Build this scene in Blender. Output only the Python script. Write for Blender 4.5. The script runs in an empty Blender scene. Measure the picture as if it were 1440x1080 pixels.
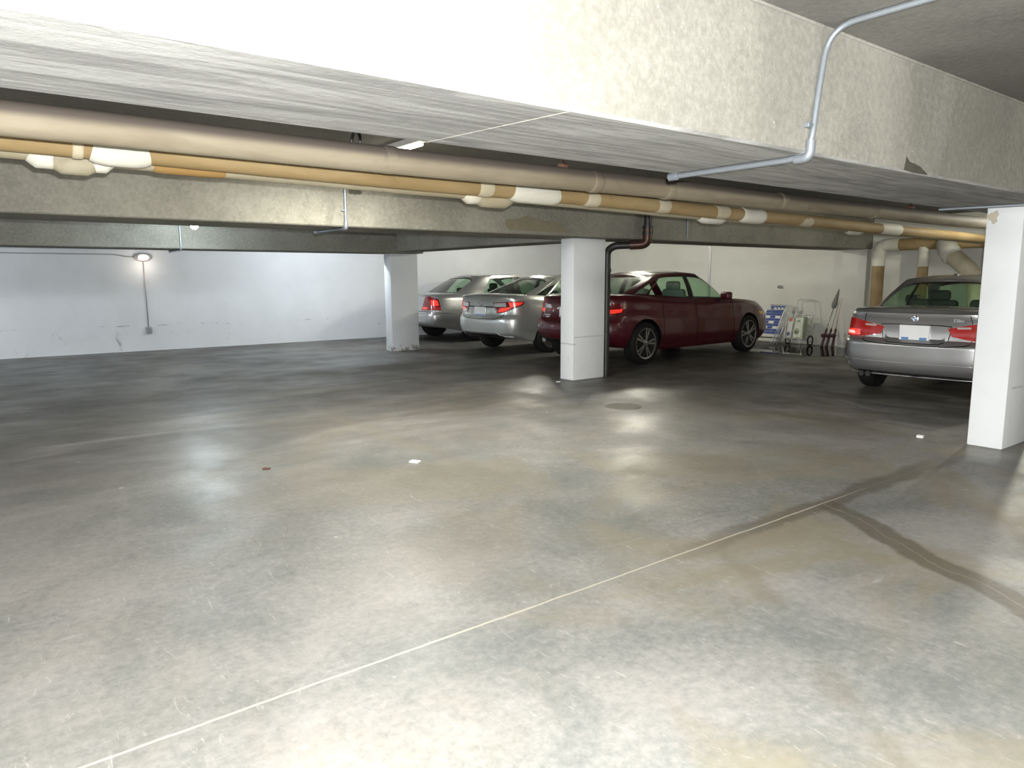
import bpy, bmesh, math, random
from mathutils import Vector, Matrix, Euler
random.seed(7)
scn = bpy.context.scene
COL = scn.collection
PI = math.pi
V = Vector

# ------------------------------------------------------------------ materials
class NT:
    """tiny helper around a node tree"""
    def __init__(s, name):
        s.m = bpy.data.materials.new(name); s.m.use_nodes = True
        s.t = s.m.node_tree; s.t.nodes.clear()
        s.out = s.t.nodes.new('ShaderNodeOutputMaterial')
    def n(s, typ, **kw):
        o = s.t.nodes.new(typ)
        for k, v in kw.items(): setattr(o, k, v)
        return o
    def link(s, a, b): s.t.links.new(a, b)
    def put(s, sock, v):
        if isinstance(v, bpy.types.NodeSocket): s.link(v, sock)
        elif v is not None: sock.default_value = v
    def math(s, op, a, b=None, c=None, clamp=False):
        o = s.n('ShaderNodeMath', operation=op); o.use_clamp = clamp
        s.put(o.inputs[0], a)
        if b is not None: s.put(o.inputs[1], b)
        if c is not None: s.put(o.inputs[2], c)
        return o.outputs[0]
    def ramp(s, v, a, b, lo=0.0, hi=1.0):
        o = s.n('ShaderNodeMapRange', interpolation_type='SMOOTHSTEP')
        s.put(o.inputs[0], v); o.inputs[1].default_value = a; o.inputs[2].default_value = b
        o.inputs[3].default_value = lo; o.inputs[4].default_value = hi
        return o.outputs[0]
    def noise(s, vec, scale, detail=4, rough=.6, dist=0.0):
        o = s.n('ShaderNodeTexNoise'); s.put(o.inputs['Vector'], vec)
        o.inputs['Scale'].default_value = scale; o.inputs['Detail'].default_value = detail
        o.inputs['Roughness'].default_value = rough; o.inputs['Distortion'].default_value = dist
        return o.outputs['Fac']
    def mix(s, f, a, b):
        o = s.n('ShaderNodeMix', data_type='RGBA')
        s.put(o.inputs[0], f)
        for i, c in ((6, a), (7, b)):
            if isinstance(c, (tuple, list)): o.inputs[i].default_value = (*c, 1)
            else: s.link(c, o.inputs[i])
        return o.outputs[2]
    def pos(s): return s.n('ShaderNodeNewGeometry').outputs['Position']
    def obj(s): return s.n('ShaderNodeTexCoord').outputs['Object']
    def xyz(s, v):
        o = s.n('ShaderNodeSeparateXYZ'); s.link(v, o.inputs[0]); return o.outputs
    def scale(s, v, k):
        o = s.n('ShaderNodeVectorMath', operation='MULTIPLY'); s.link(v, o.inputs[0]); o.inputs[1].default_value = k
        return o.outputs[0]
    def bsdf(s, col, rough=.6, metal=0.0, spec=.5, bump=None, bstr=.2, bdist=.01, coat=0.0, **kw):
        p = s.n('ShaderNodeBsdfPrincipled')
        if isinstance(col, (tuple, list)): p.inputs['Base Color'].default_value = (*col, 1)
        else: s.link(col, p.inputs['Base Color'])
        s.put(p.inputs['Roughness'], rough); s.put(p.inputs['Metallic'], metal)
        p.inputs['Specular IOR Level'].default_value = spec
        p.inputs['Coat Weight'].default_value = coat; p.inputs['Coat Roughness'].default_value = .04
        for k, v in kw.items(): p.inputs[k.replace('_', ' ')].default_value = v
        if bump is not None:
            b = s.n('ShaderNodeBump'); b.inputs['Strength'].default_value = bstr; b.inputs['Distance'].default_value = bdist
            s.link(bump, b.inputs['Height']); s.link(b.outputs[0], p.inputs['Normal'])
        s.link(p.outputs[0], s.out.inputs[0]); s.p = p
        return s.m

def plain(name, col, rough=.5, metal=0.0, spec=.5, var=.12, scale=12.0, coat=0.0, **kw):
    n = NT(name); f = n.noise(n.obj(), scale)
    c = n.mix(f, tuple(x*(1-var) for x in col), tuple(min(1, x*(1+var)) for x in col))
    return n.bsdf(c, rough, metal, spec, coat=coat, **kw)

def emit(name, col, strength):
    n = NT(name); e = n.n('ShaderNodeEmission'); e.inputs[0].default_value = (*col, 1); e.inputs[1].default_value = strength
    n.link(e.outputs[0], n.out.inputs[0]); return n.m

def glass(name, tint, refl=.07):
    n = NT(name)
    t = n.n('ShaderNodeBsdfTransparent'); t.inputs[0].default_value = (*tint, 1)
    g = n.n('ShaderNodeBsdfGlossy'); g.inputs['Roughness'].default_value = .02; g.inputs[0].default_value = (1, 1, 1, 1)
    lw = n.n('ShaderNodeLayerWeight'); lw.inputs[0].default_value = .5
    fr = n.math('ADD', n.math('MULTIPLY', n.math('POWER', lw.outputs['Facing'], 5.0), .9), .045)
    mx = n.n('ShaderNodeMixShader'); n.link(fr, mx.inputs[0]); n.link(t.outputs[0], mx.inputs[1]); n.link(g.outputs[0], mx.inputs[2])
    n.link(mx.outputs[0], n.out.inputs[0]); return n.m

def concrete(name, dark, light, speck=.25, stain=.5, soffit=None):
    n = NT(name); p = n.pos()
    big = n.noise(p, .9, 5, .6, .4)
    st = n.noise(n.scale(p, (1, 1, .25)), 3.0, 5, .65, .6)
    fine = n.noise(p, 26, 5, .75)
    f = n.math('ADD', n.math('MULTIPLY', big, .55), n.math('MULTIPLY', fine, .45))
    c = n.mix(n.ramp(f, .32, .68), dark, light)
    c = n.mix(n.math('MULTIPLY', n.ramp(st, .58, .78), stain), c, tuple(x*.6 for x in dark))
    vo = n.n('ShaderNodeTexVoronoi'); n.link(p, vo.inputs['Vector']); vo.inputs['Scale'].default_value = 22
    sp = n.ramp(vo.outputs['Distance'], .04, .13, 1, 0)
    gate = n.ramp(n.noise(p, 7, 3), .5, .62)
    c = n.mix(n.math('MULTIPLY', n.math('MULTIPLY', sp, gate), speck), c, tuple(min(1, x*1.7) for x in light))
    if soffit:
        g = n.n('ShaderNodeNewGeometry'); nz = n.xyz(g.outputs['Normal'])[2]
        sk = n.noise(n.scale(p, (.5, 5, 1)), 2.2, 6, .7, 1.2)
        c = n.mix(n.ramp(nz, -.7, -.5, 1, 0), c, n.mix(n.ramp(sk, .32, .66), *soffit))
    return n.bsdf(c, .85, 0, .3, bump=fine, bstr=.35, bdist=.01)

def painted(name, col, scuff=.5, top=(0, 0, 0), chip=0.0):
    n = NT(name); p = n.pos(); x = n.xyz(p)
    a = n.noise(p, 1.3, 5, .6, .3); b = n.noise(p, 30, 3, .6)
    c = n.mix(n.ramp(a, .3, .7), tuple(v*.93 for v in col), col)
    sc = n.noise(n.scale(p, (1, 1, .45)), 4.2, 6, .7, .8)
    low = n.ramp(x[2], .25, .75, 1, 0)
    c = n.mix(n.math('MULTIPLY', n.math('MULTIPLY', n.ramp(sc, .60, .74), low), scuff), c, (.28, .28, .27))
    # horizontal hairline scrape at bumper height
    ln = n.math('ABSOLUTE', n.math('SUBTRACT', n.math('ADD', x[2], n.math('MULTIPLY', n.noise(p, 1.1, 2), .12)), .56))
    c = n.mix(n.math('MULTIPLY', n.math('MULTIPLY', n.ramp(ln, .004, .012, 1, 0), n.ramp(n.noise(p, 2.3, 4), .52, .6)), scuff), c, (.25, .25, .25))
    if chip:
        ch = n.math('MULTIPLY', n.ramp(n.noise(p, 9, 4, .6, .5), .52, .56), n.ramp(x[2], .03, .16, 1, 0))
        c = n.mix(n.math('MULTIPLY', ch, chip), c, (.3, .29, .25))
    return n.bsdf(c, .55, 0, .35, bump=b, bstr=.12, bdist=.004)

def floor_material():
    n = NT('floor_concrete'); p = n.pos(); x = n.xyz(p); X, Y = x[0], x[1]
    big = n.noise(p, .35, 4, .55, .6); mid = n.noise(p, 1.6, 6, .65, .8); fine = n.noise(p, 24, 6, .75)
    swirl = n.noise(n.scale(p, (.5, 2.2, 1)), 2.2, 6, .7, 1.6)
    f = n.math('ADD', n.math('ADD', n.math('MULTIPLY', big, .45), n.math('MULTIPLY', mid, .30)), n.math('MULTIPLY', fine, .32))
    c = n.mix(n.ramp(f, .40, .66), (.15, .160, .150), (.320, .307, .286))
    # brownish film and pale scuffs
    olive = n.math('ADD', n.ramp(Y, 1.6, 3.2, .9, .5), n.ramp(X, .8, 3.2, -.35, .1))
    c = n.mix(n.math('MULTIPLY', n.ramp(n.noise(p, .7, 5, .6, 1.0), .42, .64), olive), c, (.235, .208, .145))
    c = n.mix(n.math('MULTIPLY', n.ramp(swirl, .62, .74), .55), c, (.42, .41, .395))
    hair = n.noise(n.scale(p, (3.5, .8, 1)), 6, 7, .75, 2.2)
    c = n.mix(n.math('MULTIPLY', n.ramp(hair, .57, .70), .6), c, (.44, .43, .41))
    c = n.mix(n.math('MULTIPLY', n.ramp(n.noise(p, 9, 6, .8, .6), .56, .74), .4), c, (.13, .122, .11))
    # oil and tyre dirt in the stalls (the drive lane is cleaner)
    st = n.math('MULTIPLY', n.ramp(X, 5.2, 8.0), n.ramp(n.noise(n.scale(p, (1.6, .8, 1)), 1.1, 6, .65, 1.2), .34, .6))
    c = n.mix(n.math('MULTIPLY', st, .72), c, (.062, .056, .046))
    lane = n.math('MULTIPLY', n.ramp(Y, 3.2, 7.0), n.ramp(n.noise(n.scale(p, (.35, 1.3, 1)), 1.3, 6, .65, .8), .22, .60, .25, 1))
    c = n.mix(n.math('MULTIPLY', lane, .75), c, (.075, .07, .062))
    # bay joints: pale filler line with a dirty halo
    wob = n.math('MULTIPLY', n.math('SUBTRACT', n.noise(p, 5, 3), .5), .018)
    wobb = n.math('MULTIPLY', n.math('SUBTRACT', n.noise(p, 2.2, 4), .5), .22)
    dJ = n.math('ABSOLUTE', n.math('ADD', n.math('SUBTRACT', Y, 2.316), wob))
    dJb = n.math('ABSOLUTE', n.math('ADD', n.math('SUBTRACT', Y, 2.316), wobb))
    halo = n.math('MULTIPLY', n.ramp(dJb, .05, .11, 1, 0), n.math('MULTIPLY', n.ramp(X, 2.4, 3.9), n.ramp(X, 5.4, 6.6, 1, 0)))
    c = n.mix(n.math('MULTIPLY', halo, .6), c, (.085, .072, .048))
    c = n.mix(n.math('MULTIPLY', n.ramp(dJ, .003, .008, 1, 0), n.ramp(X, 4.0, 5.0, .8, .1)), c, (.50, .47, .38))
    dK = n.math('ABSOLUTE', n.math('ADD', n.math('SUBTRACT', Y, 7.245), wob))
    c = n.mix(n.math('MULTIPLY', n.ramp(dK, .008, .03, 1, 0), n.ramp(n.noise(p, .8, 3), .4, .6, .0, .25)), c, (.40, .385, .35))
    dL = n.math('ABSOLUTE', n.math('ADD', n.math('SUBTRACT', X, 3.02), wobb))
    c = n.mix(n.math('MULTIPLY', n.math('MULTIPLY', n.ramp(dL, .03, .13, 1, 0), n.ramp(Y, 3.8, 4.6)), .4), c, (.17, .155, .125))
    # damp crack running from the joint towards the right
    ax = n.math('ADD', n.math('MULTIPLY', Y, .55), 3.0)
    dC = n.math('ABSOLUTE', n.math('ADD', n.math('SUBTRACT', X, ax), wobb))
    gate = n.ramp(Y, 2.25, 2.36, 1, 0)
    c = n.mix(n.math('MULTIPLY', n.math('MULTIPLY', n.ramp(dC, .085, .13, 1, 0), gate), .66), c, (.085, .072, .046))
    wob2 = n.math('MULTIPLY', n.math('SUBTRACT', n.noise(p, 2.2, 4), .5), .2)
    dC2 = n.math('ABSOLUTE', n.math('ADD', n.math('SUBTRACT', X, ax), wob2))
    c = n.mix(n.math('MULTIPLY', n.math('MULTIPLY', n.ramp(dC2, .002, .007, 1, 0), gate), .4), c, (.36, .33, .26))
    # second faint crack
    ax2 = n.math('ADD', n.math('MULTIPLY', Y, .75), 1.45)
    dD = n.math('ABSOLUTE', n.math('ADD', n.math('SUBTRACT', X, ax2), wobb))
    c = n.mix(n.math('MULTIPLY', n.math('MULTIPLY', n.ramp(dD, .02, .10, 1, 0), n.math('MULTIPLY', gate, n.ramp(n.noise(p, 1.6, 4), .4, .6))), .32), c, (.14, .115, .07))
    # dried pale spots
    vo = n.n('ShaderNodeTexVoronoi'); n.link(p, vo.inputs['Vector']); vo.inputs['Scale'].default_value = 1.7
    c = n.mix(n.math('MULTIPLY', n.ramp(vo.outputs['Distance'], .02, .03, 1, 0), .5), c, (.6, .6, .56))
    r = n.ramp(n.noise(p, 1.2, 5, .6), .35, .7, .36, .55)
    return n.bsdf(c, r, 0, .30, bump=n.math('ADD', fine, n.math('MULTIPLY', mid, 2.0)), bstr=.10, bdist=.01)

M = {}
M['floor'] = floor_material()
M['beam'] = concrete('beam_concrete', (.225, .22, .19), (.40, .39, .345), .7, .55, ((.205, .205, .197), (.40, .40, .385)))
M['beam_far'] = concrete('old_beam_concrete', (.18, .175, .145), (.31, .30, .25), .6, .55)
M['ceiling'] = concrete('ceiling_concrete', (.15, .147, .133), (.24, .234, .215), .4, .55)
M['wall'] = painted('wall_paint', (.79, .81, .83), .75)
M['wall_far'] = painted('dim_warm_wall_paint', (.66, .655, .595), .5)  # same paint as the left wall; its dim warm light is in the colour
M['pillar'] = painted('pillar_paint', (.84, .87, .885), .45, chip=.0)
M['pillar_chip'] = painted('chipped_pillar_paint', (.80, .83, .85), .6, chip=.95)
M['dark_stain'] = plain('dark_concrete_stain', (.075, .072, .055), .9, var=.4, scale=14)
M['damp_stain'] = plain('damp_concrete_stain', (.205, .18, .125), .9, var=.25, scale=9)
M['tan_patch'] = plain('bare_plaster', (.52, .47, .38), .8)
M['black'] = plain('black_plastic', (.012, .012, .012), .45)
M['soot'] = plain('dark_liner', (.006, .006, .006), .9, spec=.1)
M['rubber'] = plain('tyre_rubber', (.011, .0105, .010), .72, spec=.3)
M['steel'] = plain('galvanised_steel', (.27, .30, .33), .45, .5, scale=40)
M['chrome'] = plain('chrome', (.85, .85, .86), .12, 1.0, var=.03)
M['alloy'] = plain('alloy_rim', (.42, .42, .43), .22, .9)
M['alloy_dark'] = plain('alloy_pocket', (.03, .03, .03), .5, .3)
M['hubcap'] = plain('hub_cap', (.32, .32, .33), .4, .6)
M['cast_iron'] = plain('black_cast_iron', (.028, .027, .027), .42, .2)
M['copperish'] = plain('oily_brown_iron', (.07, .035, .025), .35, .4)
M['rust'] = plain('rust', (.12, .055, .035), .8)
M['glass'] = glass('tinted_glass', (.70, .84, .72))
M['glass_dark'] = glass('dark_rear_glass', (.42, .50, .45))
M['interior'] = plain('dark_interior', (.022, .024, .024), .8)
M['seat'] = plain('seat_fabric', (.055, .06, .058), .8)
M['seat_light'] = plain('pale_seat_fabric', (.30, .32, .30), .8)
M['red_lens'] = plain('red_lens', (.46, .010, .009), .10, spec=.6, coat=1.0, var=.25, scale=30)
M['red_dark'] = plain('dark_red_lens', (.16, .006, .008), .10, spec=.6, coat=1.0)
n_ = NT('red_shine_reflector')
M['red_flash_shine'] = n_.bsdf((.9, .03, .02), .15, coat=1.0, Emission_Color=(1, .06, .035, 1), Emission_Strength=.55)  # weak emission stands in for flash shine on unlit tail lamps
n_ = NT('pale_shine_reflector')
M['pale_flash_shine'] = n_.bsdf((.95, .75, .7), .15, coat=1.0, Emission_Color=(1, .5, .4, 1), Emission_Strength=.7)  # paler emission for the brightest flash shine on the reflectors
M['clear_lens'] = plain('clear_lens', (.72, .72, .70), .06, .35, spec=.8, coat=1.0, var=.3, scale=60)
M['amber'] = plain('amber_lens', (.95, .42, .02), .12, spec=.6, coat=1.0)
M['plate'] = plain('number_plate_white', (.93, .94, .95), .5, var=.03)
M['plate_blue'] = plain('number_plate_blue', (.10, .28, .60), .5)
M['paper'] = plain('white_paper', (.85, .85, .82), .8)
M['web_blue'] = plain('blue_webbing', (.05, .09, .32), .7)
M['web_white'] = plain('white_webbing', (.84, .86, .80), .7)
M['alu'] = plain('aluminium_tube', (.75, .76, .76), .3, .8)
M['wire'] = plain('grey_cart_wire', (.45, .46, .45), .4, .5)
M['carton'] = plain('carton_white_green', (.66, .69, .58), .7)
M['carton_green'] = plain('carton_green', (.36, .44, .22), .7)
M['carton_grey'] = plain('carton_white', (.70, .71, .67), .7)
M['mark_red'] = plain('printed_red', (.55, .06, .05), .6)
M['mark_blue'] = plain('printed_navy', (.05, .07, .2), .6)
M['mark_green'] = plain('printed_dark_green', (.15, .2, .12), .6)
M['grip'] = plain('dark_maroon_grip', (.045, .012, .02), .5)
M['rod'] = plain('fishing_rod_blank', (.20, .18, .16), .4)
M['rod_brown'] = plain('brown_rod_blank', (.30, .12, .06), .5)
M['sleeve'] = plain('grey_cloth_sleeve', (.22, .22, .21), .9)
M['jacket'] = None
def jacket(name, a, b, dusty=0.0):
    n = NT(name); p = n.pos()
    f = n.noise(n.scale(p, (.4, 2, 2)), 2.4, 5, .6, .5); fine = n.noise(n.scale(p, (.5, 1, 1)), 24, 4, .7)
    c = n.mix(n.ramp(f, .32, .68), a, b)
    c = n.mix(n.math('MULTIPLY', n.ramp(n.noise(p, 5, 5, .7, .6), .56, .75), .35), c, tuple(v*.45 for v in a))
    if dusty:
        g = n.n('ShaderNodeNewGeometry'); nz = n.xyz(g.outputs['Normal'])[2]     # dust plus the beam's shade, painted on the upper side
        c = n.mix(n.math('MULTIPLY', n.ramp(nz, -.15, .45), dusty), c, (.085, .07, .065))
    return n.bsdf(c, .7, 0, .3, bump=fine, bstr=.2, bdist=.006)
M['jacket'] = jacket('canvas_pipe_jacket', (.225, .188, .13), (.325, .283, .205), .85)
M['jacket_tan'] = jacket('tan_pipe_jacket', (.285, .20, .09), (.385, .285, .145))
M['jacket_drab'] = jacket('drab_pipe_jacket', (.33, .29, .195), (.42, .375, .275))
M['jacket_brown'] = jacket('brown_pipe_jacket', (.29, .165, .05), (.38, .235, .085))
M['jacket_white'] = jacket('white_fitting_cover', (.60, .585, .49), (.74, .72, .63))
M['jacket_pale'] = jacket('pale_joint_tape', (.48, .42, .29), (.58, .52, .39))
M['lamp_white'] = plain('enamel_white', (.8, .8, .78), .4)
M['lamp_grey'] = plain('cast_lamp_grey', (.42, .41, .42), .4, .4)
M['tube_glow'] = emit('fluorescent_tube', (1, .93, .72), 9.0)
M['bulb_glow'] = emit('globe_glow', (.86, .93, 1), 40.0)
M['bulk_glow'] = emit('bulkhead_glow', (1, .90, .78), 1.8)
n_ = NT('puddle_water'); w_ = n_.n('ShaderNodeBsdfTransparent'); w_.inputs[0].default_value = (.55, .53, .5, 1)
g_ = n_.n('ShaderNodeBsdfGlossy'); g_.inputs['Roughness'].default_value = .03
f_ = n_.n('ShaderNodeFresnel'); f_.inputs[0].default_value = 1.36; x_ = n_.n('ShaderNodeMixShader')
n_.link(f_.outputs[0], x_.inputs[0]); n_.link(w_.outputs[0], x_.inputs[1]); n_.link(g_.outputs[0], x_.inputs[2]); n_.link(x_.outputs[0], n_.out.inputs[0])
M['water'] = n_.m

def carpaint(name, col, flake, rough=.32, metal=.6):
    n = NT(name); f = n.noise(n.obj(), 900, 2); c = n.mix(f, col, flake)
    return n.bsdf(c, rough, metal, .5, coat=1.0)

# ------------------------------------------------------------------ mesh helpers
def link(o, parent=None):
    COL.objects.link(o)
    if parent is not None: o.parent = parent
    return o

def mesh_obj(name, bm, mats, parent=None, smooth=False, angle=None, loc=None, rot=None):
    bmesh.ops.recalc_face_normals(bm, faces=bm.faces[:])
    me = bpy.data.meshes.new(name); bm.to_mesh(me); bm.free()
    for m in (mats if isinstance(mats, (list, tuple)) else [mats]): me.materials.append(m)
    if smooth:
        for p in me.polygons: p.use_smooth = True
        if angle: me.set_sharp_from_angle(angle=math.radians(angle))
    o = bpy.data.objects.new(name, me); link(o, parent)
    if loc is not None: o.location = loc
    if rot is not None: o.rotation_euler = rot
    return o

def empty(name, loc=(0, 0, 0), rz=0.0):
    o = bpy.data.objects.new(name, None); o.empty_display_size = .1
    o.location = loc; o.rotation_euler = (0, 0, rz); COL.objects.link(o); return o

def tag(o, label, cat, group=None, kind=None):
    o['label'] = label; o['category'] = cat
    if group: o['group'] = group
    if kind: o['kind'] = kind
    return o

def box(bm, a, b, bev=0.0, mat=0, seg=2):
    a, b = V(a), V(b); c = (a+b)/2; d = b-a
    r = bmesh.ops.create_cube(bm, size=1.0, matrix=Matrix.Translation(c) @ Matrix.Diagonal((abs(d.x), abs(d.y), abs(d.z), 1)))
    fs = set(f for v in r['verts'] for f in v.link_faces)
    for f in fs: f.material_index = mat
    if bev:
        es = list(set(e for f in fs for e in f.edges))
        rr = bmesh.ops.bevel(bm, geom=es, offset=bev, segments=seg, profile=.5, affect='EDGES')
        for f in rr['faces']: f.material_index = mat
    return r['verts']

def boxb(a, b, bev=0.0):
    bm = bmesh.new(); box(bm, a, b, bev); return bm

def frame_for(d):
    d = d.normalized(); up = V((0, 0, 1)) if abs(d.z) < .95 else V((1, 0, 0))
    s = d.cross(up).normalized(); return s, s.cross(d).normalized()

def tube(bm, pts, r, seg=12, cap=True, mat=0):
    """swept tube; r may be a list"""
    pts = [V(p) for p in pts]; n = len(pts); rr = r if isinstance(r, (list, tuple)) else [r]*n
    rings = []; s = None
    for i, p in enumerate(pts):
        d = ((pts[min(i+1, n-1)]-p).normalized() + (p-pts[max(i-1, 0)]).normalized())
        d = d.normalized() if d.length > 1e-6 else V((0, 0, 1))
        if s is None: s, u = frame_for(d)
        else:
            s = (s - d*s.dot(d)).normalized()
        u = s.cross(d).normalized()
        rings.append([bm.verts.new(p + (s*math.cos(2*PI*k/seg) + u*math.sin(2*PI*k/seg))*rr[i]) for k in range(seg)])
    for i in range(n-1):
        for k in range(seg):
            f = bm.faces.new((rings[i][k], rings[i][(k+1) % seg], rings[i+1][(k+1) % seg], rings[i+1][k])); f.material_index = mat
    if cap:
        for q in (rings[0], rings[-1]):
            f = bm.faces.new(q); f.material_index = mat
    return rings

def bend(pts, rad, n=6):
    """round the inner corners of a polyline"""
    pts = [V(p) for p in pts]; out = [pts[0]]
    for i in range(1, len(pts)-1):
        a, p, b = pts[i-1], pts[i], pts[i+1]
        r = min(rad, (a-p).length*.49, (b-p).length*.49)
        p0 = p+(a-p).normalized()*r; p1 = p+(b-p).normalized()*r
        for k in range(n+1):
            t = k/n; out.append(p0*(1-t)**2 + p*2*t*(1-t) + p1*t*t)
    out.append(pts[-1]); return out

def lathe(bm, prof, seg=32, axis='y', mats=None, c=(0, 0, 0)):
    """prof: (radius, along-axis) pairs"""
    c = V(c); rings = []
    for r, h in prof:
        ring = []
        for k in range(seg):
            a = 2*PI*k/seg; x, z = r*math.cos(a), r*math.sin(a)
            q = (x, h, z) if axis == 'y' else ((h, x, z) if axis == 'x' else (x, z, h))
            ring.append(bm.verts.new(c+V(q)))
        rings.append(ring)
    for i in range(len(rings)-1):
        for k in range(seg):
            f = bm.faces.new((rings[i][k], rings[i][(k+1) % seg], rings[i+1][(k+1) % seg], rings[i+1][k]))
            if mats: f.material_index = mats[i]
    for q, j in ((rings[0], 0), (rings[-1], -1)):
        if prof[j][0] > 1e-5:
            f = bm.faces.new(q)
            if mats: f.material_index = mats[j]
    return rings

def prism(bm, poly, h0, h1, f):
    """poly in 2D, f(u, v, h) -> 3D"""
    lo = [bm.verts.new(f(u, v, h0)) for u, v in poly]; hi = [bm.verts.new(f(u, v, h1)) for u, v in poly]
    bm.faces.new(lo); bm.faces.new(hi); n = len(poly)
    for i in range(n): bm.faces.new((lo[i], lo[(i+1) % n], hi[(i+1) % n], hi[i]))

def text_mesh(name, s, size, mat, parent, matrix, depth=.002):
    cu = bpy.data.curves.new(name, 'FONT'); cu.body = s; cu.size = size; cu.extrude = depth; cu.align_x = 'CENTER'; cu.align_y = 'CENTER'
    tmp = bpy.data.objects.new(name, cu); COL.objects.link(tmp)
    dg = bpy.context.evaluated_depsgraph_get(); me = bpy.data.meshes.new_from_object(tmp.evaluated_get(dg))
    bpy.data.objects.remove(tmp); bpy.data.curves.remove(cu)
    me.name = name; me.materials.clear(); me.materials.append(mat)
    o = bpy.data.objects.new(name, me); link(o, parent)
    o.matrix_local = matrix
    return o

# ------------------------------------------------------------------ room
X0, XF, Y0, YL, HC, HB = -7.0, 14.39, -6.0, 16.0, 2.54, 1.975
def structure(name, bm, mat, label, cat, **kw):
    return tag(mesh_obj(name, bm, mat, **kw), label, cat, kind='structure')
structure('floor', boxb((X0-.2, Y0-.2, -.2), (XF+.2, YL+.2, 0)), M['floor'], 'grey stained concrete garage floor with pale joint lines', 'floor')
structure('ceiling', boxb((X0-.2, Y0-.2, HC), (XF+.2, YL+.2, HC+.2)), M['ceiling'], 'grey concrete slab ceiling above the beams', 'ceiling')
structure('wall_left', boxb((X0, YL, 0), (XF+.2, YL+.2, HC)), M['wall'], 'long white painted wall with scuffs, carrying the lit bulkhead lamp', 'wall')
structure('wall_far', boxb((XF, Y0, 0), (XF+.2, YL, HC)), M['wall_far'], 'off-white painted wall the parked cars face, with stall number', 'wall')
structure('wall_right', boxb((X0, Y0-.2, 0), (XF+.2, Y0, HC)), M['wall'], 'white painted wall outside the picture beyond the near bay', 'wall')
structure('wall_back', boxb((X0-.2, Y0-.2, 0), (X0, YL+.2, HC)), M['wall'], 'white painted wall outside the picture behind the photographer', 'wall')

BEAMS = [(1.888, 2.666, HB, 'beam', 'thick pale concrete beam right overhead, crossing the whole top of the picture'),
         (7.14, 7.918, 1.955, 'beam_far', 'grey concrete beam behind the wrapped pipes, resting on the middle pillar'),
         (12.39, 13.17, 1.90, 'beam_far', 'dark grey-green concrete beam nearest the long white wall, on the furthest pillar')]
for ya, yb, hb, mt, lb in BEAMS:
    bm = bmesh.new(); box(bm, (X0, ya, hb), (7.325 if ya > 12 else XF, yb, HC), .012, seg=1)
    bo = structure('beam', bm, M[mt], lb, 'beam')
    def blotch(name, cx, cz, rx, rz, mat, lbl, yy=ya, seed=1, bo=bo, flat=False):
        q = bmesh.new(); pts = []
        for k in range(28):
            a = 2*PI*k/28; f = 1+.12*math.sin(3*a+seed)+.09*math.sin(7*a+2*seed)+.05*math.sin(11*a)
            pts.append((cx+rx*f*math.cos(a), max(cz+rz*f*math.sin(a), cz if flat else -9)))
        prism(q, pts, yy+.002, yy-.0015, lambda u, v, h: V((u, h, v)))
        o = mesh_obj(name, q, mat, bo); o['label'] = lbl
    if ya < 2:
        q = bmesh.new(); prism(q, [(4.08, 1.985), (4.10, 2.055), (4.14, 2.03), (4.20, 2.025), (4.27, 2.015), (4.34, 1.99), (4.36, 1.98), (4.2, 1.978)], ya+.002, ya-.002, lambda u, v, h: V((u, h, v)))
        o = mesh_obj('broken_edge', q, M['dark_stain'], bo); o['label'] = 'dark broken patch at the lower edge'
    elif ya < 8:
        blotch('water_stain', 5.85, 2.0, .50, .17, M['damp_stain'], 'pale brown water stain', flat=True)
        blotch('soot_mark', 3.41, 2.34, .075, .06, M['dark_stain'], 'dark smudge', seed=3)
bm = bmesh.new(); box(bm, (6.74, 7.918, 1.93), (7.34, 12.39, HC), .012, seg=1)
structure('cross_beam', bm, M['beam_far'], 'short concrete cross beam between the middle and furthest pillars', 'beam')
# thin mortar bead where the front beam meets the slab
bm = bmesh.new(); tube(bm, [(X0, 1.885, HC-.004), (2.0, 1.885, HC-.004), (XF, 1.885, HC-.004)], .010, 6)
structure('trim_1', bm, M['beam'], 'thin mortar ridge where the overhead beam meets the ceiling slab', 'trim')
# pale form-joint ridge across the soffit of the front beam
bm = bmesh.new(); tube(bm, [(1.70, 1.9, HB+.001), (1.60, 2.66, HB+.001)], .004, 6)
structure('trim_2', bm, M['beam'], 'faint formwork ridge across the underside of the overhead beam', 'trim')

PX, PW, PD = 6.744, .602, .265
for k, (yy, hb, mt, lb) in enumerate([(2.1685, HB, 'pillar', 'big white concrete pillar at the right edge of the picture, tan patch near its top'),
                                      (7.42, 1.955, 'pillar', 'white concrete pillar in the middle, standing in front of the dark red car'),
                                      (12.672, 1.90, 'pillar_chip', 'white concrete pillar with chipped base paint, left of the silver cars')]):
    bm = bmesh.new(); box(bm, (PX, yy, 0), (PX+PW, yy+PD, hb), .010, seg=2)
    po = structure('pillar', bm, M[mt], lb, 'pillar', smooth=True, angle=30)
    if k == 0:
        bm = bmesh.new(); pts = []
        for q in range(18):
            a = 2*PI*q/18; r = .043*(1+.25*math.sin(3*a+1)+.12*math.sin(7*a)); pts.append((2.385+r*math.cos(a)*.9, 1.895+r*math.sin(a)*1.1))
        prism(bm, pts, PX-.002, PX+.004, lambda u, v, h: V((h, u, v)))
        o = mesh_obj('bare_patch', bm, M['tan_patch'], po); o['label'] = 'tan bare patch in the white paint'
    if k == 1:
        bm = bmesh.new(); box(bm, (PX+.015, yy-.0015, .60), (PX+PW-.03, yy+.002, .606))
        mesh_obj('hairline_joint', bm, M['lamp_grey'], po)
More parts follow.
